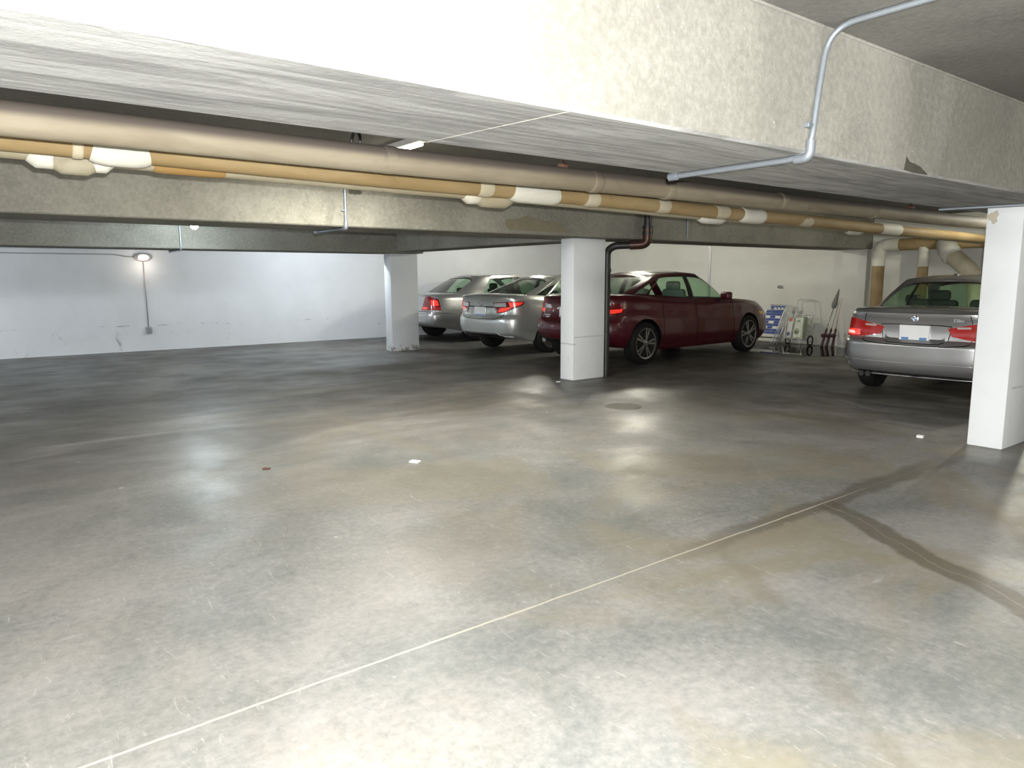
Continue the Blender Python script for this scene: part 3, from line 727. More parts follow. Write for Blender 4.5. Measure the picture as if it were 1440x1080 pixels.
def greenhouse(body, sp, parent, paint):
    g = sp['gh']; L = body.L
    zs = lambda x: itp(sp['zs'], x)
    base = [V((x, y, zs(x)-.012+dz)) for x, y, dz in g['base']]
    roof = [V(p) for p in g['roof']]
    def ext(P): return [V((P[1].x, -P[1].y, P[1].z))]+P+[V((P[-2].x, -P[-2].y, P[-2].z))]
    B, R = ext(base), ext(roof); ns = len(base)-1
    def G(s, t, off=0.0):
        b, r = crom(B, s+1), crom(R, s+1); p = b.lerp(r, t)
        tan = (crom(B, min(ns, s+.05)+1)-crom(B, max(0, s-.05)+1)); out = V((-tan.y, tan.x, 0))
        if out.length < 1e-8: out = V((-1 if s < 1 else 1, 0, 0))
        out.normalize(); cc = V((L*.5, 0, 0))
        if out.dot(V((p.x-cc.x, p.y*4, 0))) < 0: out = -out
        bl = g.get('bulge', .03)
        p = p+out*(bl*math.sin(PI*min(1, t*.9+.0)))
        if off:
            nrm = tan.cross(r-b).normalized()
            if nrm.dot(out) < 0: nrm = -nrm
            p = p+nrm*off
        if p.y < 0 and (s <= 0 or s >= ns): p.y = 0
        return p
    wins = g['wins']      # name, s0, s1, tlo(s) fn, thi(s) fn, mat
    svals = set()
    for k in range(ns*8+1): svals.add(round(k/8, 4))
    for w in wins: svals.add(round(w[1], 4)); svals.add(round(w[2], 4))
    sv = sorted(svals); sv = [s for i, s in enumerate(sv) if i == 0 or s-sv[i-1] > .02 or any(abs(s-w[k]) < 1e-4 for w in wins for k in (1, 2))]
    TN = 8
    def lim(s):
        for w in wins:
            if w[1]-1e-6 <= s <= w[2]+1e-6: return itp(w[3], s), itp(w[4], s)
        return .08, .92
    def rows(s):
        a, b = lim(s); return [0, a]+[a+(b-a)*k/TN for k in range(1, TN)]+[b, 1.0]
    bm = bmesh.new(); grid = {}
    for side in (-1, 1):
        for i, s in enumerate(sv):
            for j, t in enumerate(rows(s)):
                if side == 1 and i in (0, len(sv)-1): grid[side, i, j] = grid[-1, i, j]; continue
                p = G(s, t); grid[side, i, j] = bm.verts.new(V((p.x, p.y*side, p.z)))
    NR = TN+3
    def inwin(i):
        m = (sv[i]+sv[i+1])/2
        for w in wins:
            if w[1] < m < w[2]: return w
    for side in (-1, 1):
        for i in range(len(sv)-1):
            w = inwin(i)
            for j in range(NR-1):
                if w and 1 <= j <= NR-3: continue
                q = [grid[side, i, j], grid[side, i+1, j], grid[side, i+1, j+1], grid[side, i, j+1]]
                if len(set(q)) == 4: bm.faces.new(q)
    # roof skin
    NV = 10; cr = g.get('crown', .05); rung = {}
    for i in range(1, len(sv)-1):
        a, b = grid[-1, i, NR-1], grid[1, i, NR-1]; wv = min(1, abs(a.co.y)/.45); r = [a]
        for v in range(1, NV):
            f = v/NV; q = 2*f-1; r.append(bm.verts.new(V((a.co.x, a.co.y*(1-f)+b.co.y*f, a.co.z+cr*wv*(1-q*q)))))
        r.append(b); rung[i] = r
    for i in range(1, len(sv)-2):
        for v in range(NV): bm.faces.new((rung[i][v], rung[i][v+1], rung[i+1][v+1], rung[i+1][v]))
    e = len(sv)-1
    for v in range(NV):
        bm.faces.new((grid[-1, 0, NR-1], rung[1][v+1], rung[1][v])); bm.faces.new((grid[-1, e, NR-1], rung[e-1][v], rung[e-1][v+1]))
    bmesh.ops.recalc_face_normals(bm, faces=bm.faces[:])
    shell = mesh_obj('cabin_shell', bm, paint, parent, smooth=True, angle=50)
    # glazing, each pane a mesh with a black gasket border
    for w in wins:
        wn, s0, s1, tl, th, gm = w
        ids = [i for i in range(len(sv)-1) if s0 < (sv[i]+sv[i+1])/2 < s1]
        sides = ((-1, 1),) if (s0 <= 0 or s1 >= ns) else ((-1,), (1,))
        for ss in sides:
            bm = bmesh.new(); vv = {}
            def vert(side, i, f):
                s = sv[i]; a, b = lim(s); sd = -1 if i in (0, len(sv)-1) and (s <= 0 or s >= ns) else side
                key = (sd, i, round(f, 4))
                if key not in vv:
                    p = G(s, a+(b-a)*f, -.004); vv[key] = bm.verts.new(V((p.x, p.y*sd, p.z)))
                return vv[key]
            fr = [-.02, .045]+[.045+.91*k/TN for k in range(1, TN)]+[.955, 1.02]
            for side in ss:
                for i in ids:
                    edge = (i == ids[0] and s0 > 0) or (i == ids[-1] and s1 < ns)
                    for j in range(len(fr)-1):
                        f = bm.faces.new((vert(side, i, fr[j]), vert(side, i+1, fr[j]), vert(side, i+1, fr[j+1]), vert(side, i, fr[j+1])))
                        f.material_index = 1 if (j == 0 or j == len(fr)-2) else 0
            o = mesh_obj(wn, bm, [gm, M['black']], parent, smooth=True)
    return G

def seat(parent, x, y, z0, z1, w, mat, name='seat'):
    bm = bmesh.new(); box(bm, (x-.08, y-w/2, z0), (x+.06, y+w/2, z1-.13), .05, seg=3)
    for v in bm.verts: v.co.x -= (v.co.z-z0)*.22
    s = mesh_obj(name, bm, mat, parent, smooth=True, angle=50)
    hx = x-(z1-z0)*.22
    bm = bmesh.new(); box(bm, (hx-.05, y-.13, z1-.14), (hx+.06, y+.13, z1), .045, seg=3)
    mesh_obj('headrest', bm, mat, s, smooth=True, angle=50)

def sedan(name, label, sp, loc, rz, paint, scale=1.0):
    root = empty(name, loc, rz); root.scale = scale if isinstance(scale, tuple) else (scale,)*3
    tag(root, label, 'car', 'parked cars')
    B = Body(sp); bm = B.bmesh()
    bmesh.ops.recalc_face_normals(bm, faces=bm.faces[:])
    # dark cabin floor under the glass
    gb = sp['gh']['base']; xa, xb = gb[0][0]+.03, gb[-1][0]-.03
    for f in bm.faces:
        c = f.calc_center_median()
        if f.normal.z > .6 and xa < c.x < xb and abs(c.y) < .70 and c.z > .7: f.material_index = 1
    me = bpy.data.meshes.new('body'); bm.to_mesh(me); bm.free()
    for m in (paint, M['interior'], M['soot']): me.materials.append(m)
    tmp = bpy.data.objects.new('body', me); COL.objects.link(tmp)
    cb = bmesh.new(); R = sp['arch']
    for wx in (sp['xr'], sp['xf']):
        for sd in (-1, 1):
            lathe(cb, [(R, sd*(sp['W']/2-.30)), (R, sd*(sp['W']/2+.15))], 40, 'y', c=(wx, 0, sp['wr']+.005))
    bmesh.ops.recalc_face_normals(cb, faces=cb.faces[:])
    for f in cb.faces: f.material_index = 2
    cm = bpy.data.meshes.new('cut'); cb.to_mesh(cm); cb.free()
    for m in (paint, M['interior'], M['soot']): cm.materials.append(m)
    co = bpy.data.objects.new('cut', cm); COL.objects.link(co)
    md = tmp.modifiers.new('b', 'BOOLEAN'); md.operation = 'DIFFERENCE'; md.object = co; md.solver = 'EXACT'
    dg = bpy.context.evaluated_depsgraph_get(); nm = bpy.data.meshes.new_from_object(tmp.evaluated_get(dg))
    bpy.data.objects.remove(tmp); bpy.data.objects.remove(co); nm.name = 'body'
    for p in nm.polygons: p.use_smooth = True
    nm.set_sharp_from_angle(angle=math.radians(42))
    body = bpy.data.objects.new('body', nm); link(body, root)
    G = greenhouse(B, sp, root, paint)
    ws = sp['W']/2-.115
    for wx in (sp['xr'], sp['xf']):
        for sd in (-1, 1): wheel(root, wx, sd*(ws), sd, sp['wr'], .215, sp['spokes'], sp['rim'])
    # seats seen through the glass
    hs = sp['seat_h']; zb = .80
    for sd in (-1, 1): seat(root, sp['seat_x'], sd*.38, zb, hs, .44, sp['seat_m'])
    for sd in (-1, 1): seat(root, sp['rseat_x'], sd*.36, zb+.02, hs-.10, .48, sp['seat_m'], 'rear_seat')
    # mirrors
    for sd in (-1, 1):
        mx, mz = sp['mirror']; y = sp['W']/2
        bm = bmesh.new(); box(bm, (mx-.075, sd*(y-.015)-.0, mz), (mx+.075, sd*(y+.17), mz+.125), .035, seg=3)
        for v in bm.verts: v.co.x += abs(v.co.y-sd*y)*-.18
        mo = mesh_obj('side_mirror', bm, sp.get('mirror_m', paint), root, smooth=True, angle=60)
        bm = bmesh.new(); box(bm, (mx-.04, sd*(y-.13), mz-.02), (mx+.05, sd*(y+.03), mz+.03), .012); mesh_obj('mirror_arm', bm, M['black'], mo)
    # panel gaps on the flanks
    def arc_at(x):
        lo, hi = 0.0, B.tot
        for _ in range(40):
            m = (lo+hi)/2
            if B.plan(m).x < x: lo = m
            else: hi = m
        return lo
    B.arc_at = arc_at
    for sd in (-1, 1):
        for dx in sp['doors']:
            a = arc_at(dx); zt = itp(sp['zs'], dx)
            B.strip('door_gap', [(a, .30), (a, zt*.55), (a, zt-.03)], .0035, sd, M['soot'], root)
        for hx, hz in sp['handles']:
            a = arc_at(hx); B.patch('door_handle', [(a-.08, hz-.012), (a+.08, hz-.012)], [(a-.08, hz+.012), (a+.08, hz+.016)], sd, sp.get('handle_m', paint), root, .022, .024, 2)
        a0, a1 = arc_at(sp['xr']+R), arc_at(sp['xf']-R)
        B.patch('sill', [(a0+.02, .205), (a1-.02, .205)], [(a0+.02, .26), (a1-.02, .26)], sd, sp.get('sill_m', M['black']), root, .006, .02, 2, 10)
        # headlight and marker at the nose
        aF = B.tot
        B.patch('headlight', [(aF-.85, .62), (aF-.35, .60)], [(aF-.98, .70), (aF-.40, .675)], sd, M['clear_lens'], root, .006, .014, 3, 6)
        a = arc_at(sp['L']-.62)
        B.patch('marker_light', [(a-.10, .655), (a+.12, .635)], [(a-.16, .715), (a+.10, .70)], sd, M['amber'], root, .010, .016, 3, 4)
    B.patch('front_bumper_grille', [(B.tot-.4, .30), (B.tot, .30)], [(B.tot-.4, .42), (B.tot, .42)], 1, M['black'], root, .006, .014, 3, 6)
    return root, B

def plate_on(root, B, z, w=.305, h=.152, tilt=0.0, blue=0, off=.012):
    x = min(B.at(0, zz, 1, 0).x for zz in (z-h/2, z, z+h/2))-off
    bm = bmesh.new(); box(bm, (x, -w/2-.008, z-h/2-.008), (x+.02, w/2+.008, z+h/2+.008), .004); fr = mesh_obj('plate_frame', bm, M['chrome'], root)
    bm = bmesh.new(); box(bm, (x-.003, -w/2, z-h/2), (x+.004, w/2, z+h/2), .001); p = mesh_obj('license_plate', bm, M['plate'], fr)
    p['label'] = 'white number plate'
    if blue:
        for s in ((-1, 1) if blue == 2 else (0,)):
            bm = bmesh.new()
            if blue == 2: box(bm, (x-.004, s*.10-.04, z-h/2+.004), (x, s*.10+.04, z-h/2+.03))
            else: box(bm, (x-.004, -w/2+.005, z-h/2+.002), (x, w/2-.005, z-h/2+.018))
            mesh_obj('plate_print', bm, M['plate_blue'], fr)
    return x

REARM = Matrix(((0, 0, -1, 0), (-1, 0, 0, 0), (0, 1, 0, 0), (0, 0, 0, 1)))   # text facing the rear of a car
def badge_text(root, B, s, y, z, size, mat, name='badge_lettering'):
    p = B.at(abs(y), z, 1 if y > 0 else -1, .004)
    return text_mesh(name, s, size, mat, root, Matrix.Translation((p.x-.002, y, z)) @ REARM, .003)

RP_ROUND = [(0, 0), (.012, .25), (.035, .48), (.075, .66), (.14, .80), (.25, .90), (.42, .955), (.75, .985)]
RP_SQUARE = [(0, 0), (.008, .30), (.022, .55), (.05, .74), (.10, .86), (.20, .935), (.40, .975), (.75, .992)]

def gh_spec(bx0, bx1, rx0, rx1, bm_, zr, wb, wr, dr=.05, df=.12, rearglass=None, quarter=True, bulge=.03, crown=.05, qs=2.0, glass_m=None, div=2.4):
    base = [(bx0, 0, 0), (bx0+.03, wb*.45, 0), (bx0+.12, wb*.80, 0), (bx0+.50, wb*.965, 0), (bm_-.06, wb*1.0, 0), (bm_+.05, wb*1.0, 0), (bx1-.52, wb*.975, 0), (bx1-.26, wb*.86, 0), (bx1-.06, wb*.45, 0), (bx1, 0, 0)]
    roof = [(rx0, 0, zr[0]), (rx0+.02, wr*.45, zr[0]-.002), (rx0+.07, wr*.84, zr[0]-.018), (rx0+.26, wr*.985, zr[1]), (bm_-.05, wr, zr[2]), (bm_+.05, wr, zr[2]), (rx1-.26, wr*.985, zr[3]), (rx1-.10, wr*.84, zr[4]-.014), (rx1-.03, wr*.45, zr[4]), (rx1, 0, zr[4]+.004)]
    gm = glass_m or M['glass']
    wins = [('rear_window', 0, 1.86, [(0, .05), (1.86, .05)], [(0, .97), (1.5, .95), (1.86, .86)], rearglass or gm),
            *([('quarter_window', 3.0-.42*quarter, div+.6, [(2.5, .1), (3.6, .06)], [(3.0-.42*quarter, .30), (2.85, .66), (3.2, .86), (3.6, .9)], gm)] if quarter else []),
            ('rear_door_window', div+.66 if quarter else 3.2, 3.95, [(3, .06), (4, .05)], [(div+.66, .84), (3.4, .9), (4, .93)], gm),
            ('door_pillar', 3.97, 5.01, [(3, .05), (6, .05)], [(3, .93), (6, .93)], M['black']),
            ('front_door_window', 5.03, 6.42, [(5, .05), (6.42, .07)], [(5, .93), (5.8, .92), (6.2, .82), (6.42, .58)], gm),
            ('windshield', 7.12, 9, [(7, .05), (9, .05)], [(7.12, .9), (7.6, .95), (9, .97)], gm)]
    return dict(base=base, roof=roof, wins=wins, bulge=bulge, crown=crown)

# ---- grey car with the round badge, beside the big pillar
P_GREY = carpaint('grey_car_paint', (.26, .26, .265), (.42, .42, .425), .32, .7)
sp = dict(L=4.53, W=1.83, rear_plan=RP_SQUARE, wr=.325, rim=.225, arch=.365, xr=.98, xf=3.74, spokes=(5, True),
          zb=[(0, .27), (.5, .25), (1.0, .20), (3.6, .19), (4.53, .22)],
          zs=[(0, 1.03), (.25, 1.045), (.62, 1.05), (1.1, 1.01), (2.2, .96), (3.1, .945), (3.6, .90), (4.1, .82), (4.4, .72), (4.53, .66)],
          rear_off=[(0, .16), (.06, .06), (.14, .015), (.30, 0), (.50, .0), (.535, .02), (.56, .075), (.70, .085), (.86, .065), (.95, .045), (.985, .05), (1, .075)],
          front_off=[(0, .10), (.3, 0), (.6, .02), (.85, .08), (1, .22)],
          side=[(0, .90), (.12, .955), (.35, 1.0), (.60, .995), (.82, .965), (.93, .94), (1, .90)],
          gh=gh_spec(.50, 3.12, 1.14, 2.42, 1.98, (1.365, 1.39, 1.405, 1.38, 1.36), .81, .60, rearglass=M['glass']), crown=.03,
          seat_x=2.12, rseat_x=1.28, seat_h=1.24, seat_m=M['seat'], mirror=(2.78, 1.03), mirror_m=M['black'], doors=(1.28, 1.98, 2.95), handles=((1.55, .80), (2.45, .80)))
GREY, B = sedan('grey_sedan', 'metallic grey sedan with round badge and white plate, half hidden by the big right pillar', sp, (8.60, 3.755, 0), math.radians(4.5), P_GREY, (.97, .955, 1))
for sd in (-1, 1):
    tl = B.patch('tail_light', [(.40, .755), (.62, .715), (.80, .70), (.98, .72), (1.08, .76)], [(.36, .845), (.62, .90), (.80, .935), (.98, .935), (1.10, .87)], sd, M['red_lens'], GREY, .010, .02, 5, 5)
    B.patch('flash_shine', [(.66, .735), (.80, .722), (.98, .735)], [(.66, .795), (.80, .80), (.98, .80)], sd, M['red_flash_shine'], tl, .013, .01, 3, 4)
    B.patch('reflector', [(.72, .742), (.96, .745)], [(.74, .775), (.96, .778)], sd, M['pale_flash_shine'], tl, .016, .008, 2, 4)
    B.patch('clear_strip', [(.46, .845), (.60, .85)], [(.46, .865), (.60, .872)], sd, M['clear_lens'], tl, .014, .01, 2, 4)
    B.strip('bumper_seam', [(0, .642), (.35, .645), (.55, .662), (.64, .70)], .006, sd, M['soot'], GREY, .003)
    B.strip('trunk_gap', [(.60, .70), (.62, .88), (.615, .99)], .004, sd, M['soot'], GREY)
    B.patch('bumper_crease', [(0, .425), (.80, .43), (1.4, .47)], [(0, .437), (.80, .442), (1.4, .48)], sd, P_GREY, GREY, .012, .02, 2, 8)
    B.patch('diffuser', [(0, .275), (.72, .275)], [(0, .315), (.70, .315)], sd, M['black'], GREY, .008, .016, 2, 8)
    B.strip('diffuser_lip', [(0, .285), (.85, .285)], .009, sd, P_GREY, GREY, .018)
B.patch('plate_recess', [(-.36, .705), (-.28, .665), (.28, .665), (.36, .705)], [(-.40, .865), (-.28, .872), (.28, .872), (.40, .865)], 1, P_GREY, GREY, .004, .02, 4, 6)
for sd in (-1, 1): B.strip('recess_edge', [(.0, .663), (.28, .665), (.36, .70), (.40, .868), (.28, .876), (0, .876)], .005, sd, M['soot'] if sd < 0 else M['black'], GREY, .006)
px_ = plate_on(GREY, B, .785, w=.33, h=.165, blue=2, off=.014)
bm = bmesh.new(); lathe(bm, [(.042, 0), (.042, -.008), (.036, -.011)], 28, 'x')
bx_ = B.at(0, .955, 1, .002).x
bd = mesh_obj('round_badge', bm, M['chrome'], GREY, smooth=True, angle=40, loc=(bx_, 0, .945))
for k, m in ((0, 'plate_blue'), (1, 'plate'), (2, 'plate_blue'), (3, 'plate')):
    bm = bmesh.new(); pts = [(0, 0)]+[(.024*math.cos(PI/2*(k+q/6)), .024*math.sin(PI/2*(k+q/6))) for q in range(7)]
    prism(bm, pts, -.0125, -.010, lambda u, v, h: V((h, u, v))); mesh_obj('badge_quarter', bm, M[m], bd)
badge_text(GREY, B, '328xi', -.46, .935, .05, M['chrome'])
bm = bmesh.new(); prism(bm, [(-.10, 0), (.06, 0), (.0, .045), (-.06, .052)], -.022, .022, lambda u, v, h: V((u, h, v)))
mesh_obj('roof_antenna', bm, P_GREY, GREY, loc=(1.42, 0, 1.40))
for s in (.52, .60):
    bm = bmesh.new(); tube(bm, [(.10, s, .265), (.34, s, .27)], .033, 16); mesh_obj('exhaust_tip', bm, M['alloy_dark'], GREY, smooth=True, angle=50)

# ---- dark red car
P_RED = carpaint('dark_red_car_paint', (.055, .001, .006), (.095, .003, .011), .42, .1)
sp = dict(L=4.93, W=1.82, rear_plan=RP_ROUND, wr=.325, rim=.238, arch=.372, xr=.90, xf=3.79, spokes=(5, True),
          zb=[(0, .30), (.5, .26), (1.1, .20), (3.8, .19), (4.86, .21)],
          zs=[(0, 1.02), (.2, 1.045), (.45, 1.06), (.9, 1.05), (1.5, 1.0), (2.4, .965), (3.3, .955), (3.7, .935), (4.2, .88), (4.6, .80), (4.93, .70)],
          rear_off=[(0, .20), (.06, .10), (.15, .03), (.32, 0), (.48, .02), (.55, .07), (.70, .10), (.85, .11), (.94, .09), (.98, .08), (1, .11)],
          front_off=[(0, .12), (.3, 0), (.6, .02), (.85, .10), (1, .26)],
          side=[(0, .90), (.10, .95), (.30, 1.0), (.55, .995), (.75, .965), (.9, .945), (1, .885)],
          gh=gh_spec(.50, 3.58, 1.36, 2.82, 2.22, (1.345, 1.375, 1.395, 1.38, 1.365), .775, .56, rearglass=M['glass_dark'], crown=.045), crown=.03,
          seat_x=2.32, rseat_x=1.40, seat_h=1.26, seat_m=M['seat_light'], mirror=(2.90, .955), doors=(1.32, 2.20, 3.28), handles=((1.62, .80), (2.65, .80)), sill_m=P_RED)
RED, B = sedan('dark_red_sedan', 'dark red sedan with dark glass and five-spoke wheels, behind the middle white pillar', sp, (7.95, 8.99, 0), math.radians(3.4), P_RED, 1.075)
for sd in (-1, 1):
    tl = B.patch('tail_light', [(.36, .80), (.62, .775), (.82, .775), (1.0, .80)], [(.36, .89), (.62, .93), (.82, .95), (1.06, .93)], sd, M['red_dark'], RED, .010, .02, 5, 5)
    B.patch('flash_shine', [(.60, .795), (.80, .79), (.96, .81)], [(.60, .84), (.80, .848), (1.0, .86)], sd, M['red_flash_shine'], tl, .014, .01, 3, 5)
    B.patch('clear_strip', [(.40, .85), (.56, .855)], [(.42, .90), (.58, .925)], sd, M['clear_lens'], tl, .014, .01, 2, 4)
    B.strip('bumper_seam', [(0, .64), (.45, .65), (.66, .70), (.70, .775)], .005, sd, M['soot'], RED)
    B.patch('bumper_crease', [(0, .46), (.80, .465)], [(0, .474), (.80, .479)], sd, P_RED, RED, .012, .02, 2, 8)
    B.patch('diffuser', [(0, .31), (.70, .31)], [(0, .38), (.66, .38)], sd, M['black'], RED, .006, .016, 2, 8)
    bm = bmesh.new(); tube(bm, [(.14, sd*.58, .34), (.36, sd*.58, .34)], .042, 18); mesh_obj('exhaust_tip', bm, M['chrome'], RED, smooth=True, angle=50)
plate_on(RED, B, .80, blue=1)
for z, w in ((.745, .13), (.715, .09)):
    bm = bmesh.new(); p = B.at(.46, z, 1, .003); box(bm, (p.x-.004, .46-w/2, z-.008), (p.x+.004, .46+w/2, z+.008), .002); mesh_obj('badge_lettering', bm, M['chrome'], RED)

# ---- silver car in the middle
P_SIL = carpaint('silver_car_paint', (.54, .565, .54), (.72, .74, .72), .28, .6)
sp = dict(L=4.81, W=1.83, rear_plan=RP_ROUND, wr=.325, rim=.21, arch=.37, xr=1.06, xf=3.84, spokes=(10, False),
          zb=[(0, .30), (.5, .26), (1.1, .20), (3.8, .19), (4.81, .21)],
          zs=[(0, 1.07), (.2, 1.10), (.45, 1.105), (.9, 1.07), (1.5, 1.0), (2.4, .97), (3.3, .96), (3.7, .93), (4.2, .86), (4.6, .76), (4.81, .66)],
          rear_off=[(0, .20), (.08, .08), (.10, .03), (.20, .01), (.40, 0), (.50, .02), (.55, .06), (.70, .075), (.86, .06), (.95, .03), (.98, .02), (1, .05)],
          front_off=[(0, .12), (.3, 0), (.6, .02), (.85, .10), (1, .26)],
          side=[(0, .90), (.10, .955), (.30, 1.0), (.55, .995), (.78, .97), (.92, .945), (1, .89)],
          gh=gh_spec(.52, 3.36, 1.42, 2.62, 2.25, (1.405, 1.43, 1.45, 1.42, 1.395), .785, .575, rearglass=M['glass_dark'], crown=.045), crown=.03,
          seat_x=2.4, rseat_x=1.40, seat_h=1.28, seat_m=M['seat'], mirror=(2.95, .96), doors=(1.42, 2.25, 3.3), handles=((1.7, .82), (2.7, .82)), sill_m=P_SIL)
SIL, B = sedan('silver_sedan', 'bright silver sedan with clear and red tail lamps, left of the dark red car', sp, (7.88, 11.36, 0), math.radians(5), P_SIL, 1.0)
for sd in (-1, 1):
    tl = B.patch('tail_light', [(.44, .765), (.62, .79), (.80, .86), (.98, .92)], [(.36, .97), (.62, .985), (.80, .995), (1.06, .99)], sd, M['red_dark'], SIL, .010, .02, 6, 5)
    B.patch('clear_strip', [(.40, .89), (.66, .895)], [(.38, .955), (.66, .97)], sd, M['clear_lens'], tl, .015, .012, 3, 5)
    B.patch('flash_shine', [(.46, .785), (.62, .805), (.74, .86)], [(.52, .865), (.64, .88), (.74, .885)], sd, M['red_flash_shine'], tl, .015, .012, 3, 4)
    B.patch('outer_lens', [(.74, .875), (.96, .935)], [(.72, .975), (1.02, .98)], sd, M['red_flash_shine'], tl, .015, .012, 3, 4)
    B.strip('trunk_gap', [(0, .655), (.42, .665), (.56, .70), (.62, .78)], .006, sd, M['soot'], SIL)
    B.patch('trunk_trim', [(0, .872), (.40, .875)], [(0, .892), (.40, .895)], sd, M['black'], SIL, .008, .014, 2, 6)
    B.patch('diffuser', [(0, .31), (.50, .31), (.62, .33)], [(0, .405), (.46, .405), (.55, .34)], sd, M['black'], SIL, .006, .016, 2, 8)
    B.strip('bumper_lip', [(0, .415), (.48, .415), (.60, .345), (.80, .33)], .010, sd, P_SIL, SIL, .012)
o = B.patch('clear_marker', [(.46, .775), (.58, .79)], [(.46, .83), (.58, .84)], 1, M['clear_lens'], SIL, .018, .01, 2, 3)
plate_on(SIL, B, .80, blue=1)
B.strip('recess_edge', [(.30, .69), (.27, .86)], .006, 1, M['lamp_grey'], SIL); B.strip('recess_edge', [(.30, .69), (.27, .86)], .006, -1, M['lamp_grey'], SIL)
ex = B.at(0, .94, 1, .003).x
bm = bmesh.new(); tube(bm, [(ex-.004, .062*math.cos(2*PI*k/28), .94+.042*math.sin(2*PI*k/28)) for k in range(29)], .006, 8, False)
tube(bm, [(ex-.004, .026*math.cos(2*PI*k/20), .94+.040*math.sin(2*PI*k/20)) for k in range(21)], .005, 8, False)
tube(bm, [(ex-.004, .05*math.cos(2*PI*k/20), .955+.016*math.sin(2*PI*k/20)) for k in range(21)], .005, 8, False)
mesh_obj('oval_badge', bm, M['chrome'], SIL, smooth=True)
badge_text(SIL, B, 'XLE', -.40, .83, .05, M['chrome'])

# ---- older silver-grey car by the corner
P_OLD = carpaint('champagne_grey_car_paint', (.30, .295, .295), (.46, .455, .45), .32, .65)
sp = dict(L=5.38, W=1.98, rear_plan=RP_SQUARE, wr=.345, rim=.205, arch=.385, xr=1.25, xf=4.16, spokes=(14, False),
          zb=[(0, .34), (.6, .30), (1.2, .22), (4.2, .21), (5.38, .24)],
          zs=[(0, 1.02), (.3, 1.035), (.9, 1.04), (1.6, .99), (3.4, .96), (4.0, .94), (4.8, .88), (5.2, .80), (5.38, .72)],
          rear_off=[(0, .14), (.06, .04), (.15, .0), (.40, 0), (.44, .03), (.46, .06), (.70, .075), (.9, .085), (1, .12)],
          front_off=[(0, .10), (.3, 0), (.6, .02), (.85, .06), (1, .14)],
          side=[(0, .92), (.10, .96), (.30, 1.0), (.55, .995), (.78, .975), (.92, .955), (1, .90)],
          gh=gh_spec(.78, 3.80, 1.46, 2.96, 2.55, (1.40, 1.425, 1.44, 1.425, 1.40), .80, .60, rearglass=M['glass'], quarter=False, crown=.045), crown=.03,
          seat_x=2.75, rseat_x=1.75, seat_h=1.26, seat_m=M['seat'], mirror=(3.42, .96), doors=(1.72, 2.62, 3.75), handles=((2.0, .84), (3.1, .84)), handle_m=M['chrome'])
OLD, B = sedan('old_grey_sedan', 'older champagne grey sedan with chrome bumper strip, furthest left beside the chipped pillar', sp, (8.15, 14.6, 0), 0, P_OLD, 1.03)
for sd in (-1, 1):
    tl = B.patch('tail_light', [(.52, .70), (.74, .70), (.90, .70), (1.06, .70)], [(.66, .985), (.78, .99), (.90, .975), (1.0, .93)], sd, M['red_dark'], OLD, .012, .02, 5, 5)
    B.patch('flash_shine', [(.84, .80), (1.0, .80)], [(.82, .92), (.97, .91)], sd, M['red_flash_shine'], tl, .017, .01, 3, 4)
    B.patch('reflector', [(.56, .725), (.72, .725)], [(.58, .765), (.72, .765)], sd, M['red_flash_shine'], tl, .017, .01, 2, 4)
    B.patch('lower_lens', [(.86, .72), (1.04, .72)], [(.86, .77), (1.04, .77)], sd, M['red_lens'], tl, .017, .01, 2, 4)
    B.strip('chrome_strip', [(0, .645), (.95, .645), (1.6, .645)], .011, sd, M['chrome'], OLD, .010)
    B.strip('bumper_seam', [(0, .67), (.95, .67)], .006, sd, M['soot'], OLD)
    B.strip('trunk_trim', [(0, .88), (.48, .88)], .008, sd, M['chrome'], OLD, .006)
plate_on(OLD, B, .80)

# ------------------------------------------------------------------ things along the far wall
# folded lawn chair
lc = empty('lawn_chair', (13.9, 9.05, 0)); tag(lc, 'folded lawn chair with blue and white woven webbing, against the wall by the red car', 'chair')
bm = bmesh.new(); W_ = .50; cols, rows_ = 4, 9
def weave(c, r): return r in (2, 4, 6) and (c+r//2) % 2 == 0
for c in range(cols):
    for r in range(rows_):
        y0 = -W_/2+W_*c/cols; z0 = .20+.50*r/rows_
        d = .004 if (c+r) % 2 else 0
        q = lambda y, z, e: V((.10+(z-.2)*.42-d-e, y, z))
        vs = [q(y0+.003, z0+.003, 0), q(y0+W_/cols-.003, z0+.003, 0), q(y0+W_/cols-.003, z0+.50/rows_-.003, 0), q(y0+.003, z0+.50/rows_-.003, 0)]
        ws_ = [v+V((-.005, 0, .0)) for v in vs]
        A = [bm.verts.new(v) for v in vs]; Bv = [bm.verts.new(v) for v in ws_]
        m = 1 if weave(c, r) else 0
        for f in [A, Bv[::-1]]+[(A[k], Bv[k], Bv[(k+1) % 4], A[(k+1) % 4]) for k in range(4)]: bm.faces.new(f).material_index = m
mesh_obj('webbing', bm, [M['web_blue'], M['web_white']], lc)
bm = bmesh.new()
for k in range(5):
    y0 = -.25+.085*k
    box(bm, (.32, y0, .70), (.33, y0+.07, .80), 0, 0)
for k in range(4): box(bm, (.313, -.235+.085*k, .735), (.322, -.185+.085*k, .765), 0, 1)
mesh_obj('top_webbing', bm, [M['web_blue'], M['web_white']], lc)
bm = bmesh.new(); tube(bm, bend([(.03, -.27, .02), (.31, -.27, .72), (.31, .27, .72), (.03, .27, .02)], .05, 6), .011, 10)
mesh_obj('back_frame', bm, M['alu'], lc, smooth=True)
bm = bmesh.new(); tube(bm, bend([(-.14, -.31, .0), (.36, -.31, .82), (.36, .20, .82)], .06, 6), .011, 10); mesh_obj('seat_frame', bm, M['alu'], lc, smooth=True)
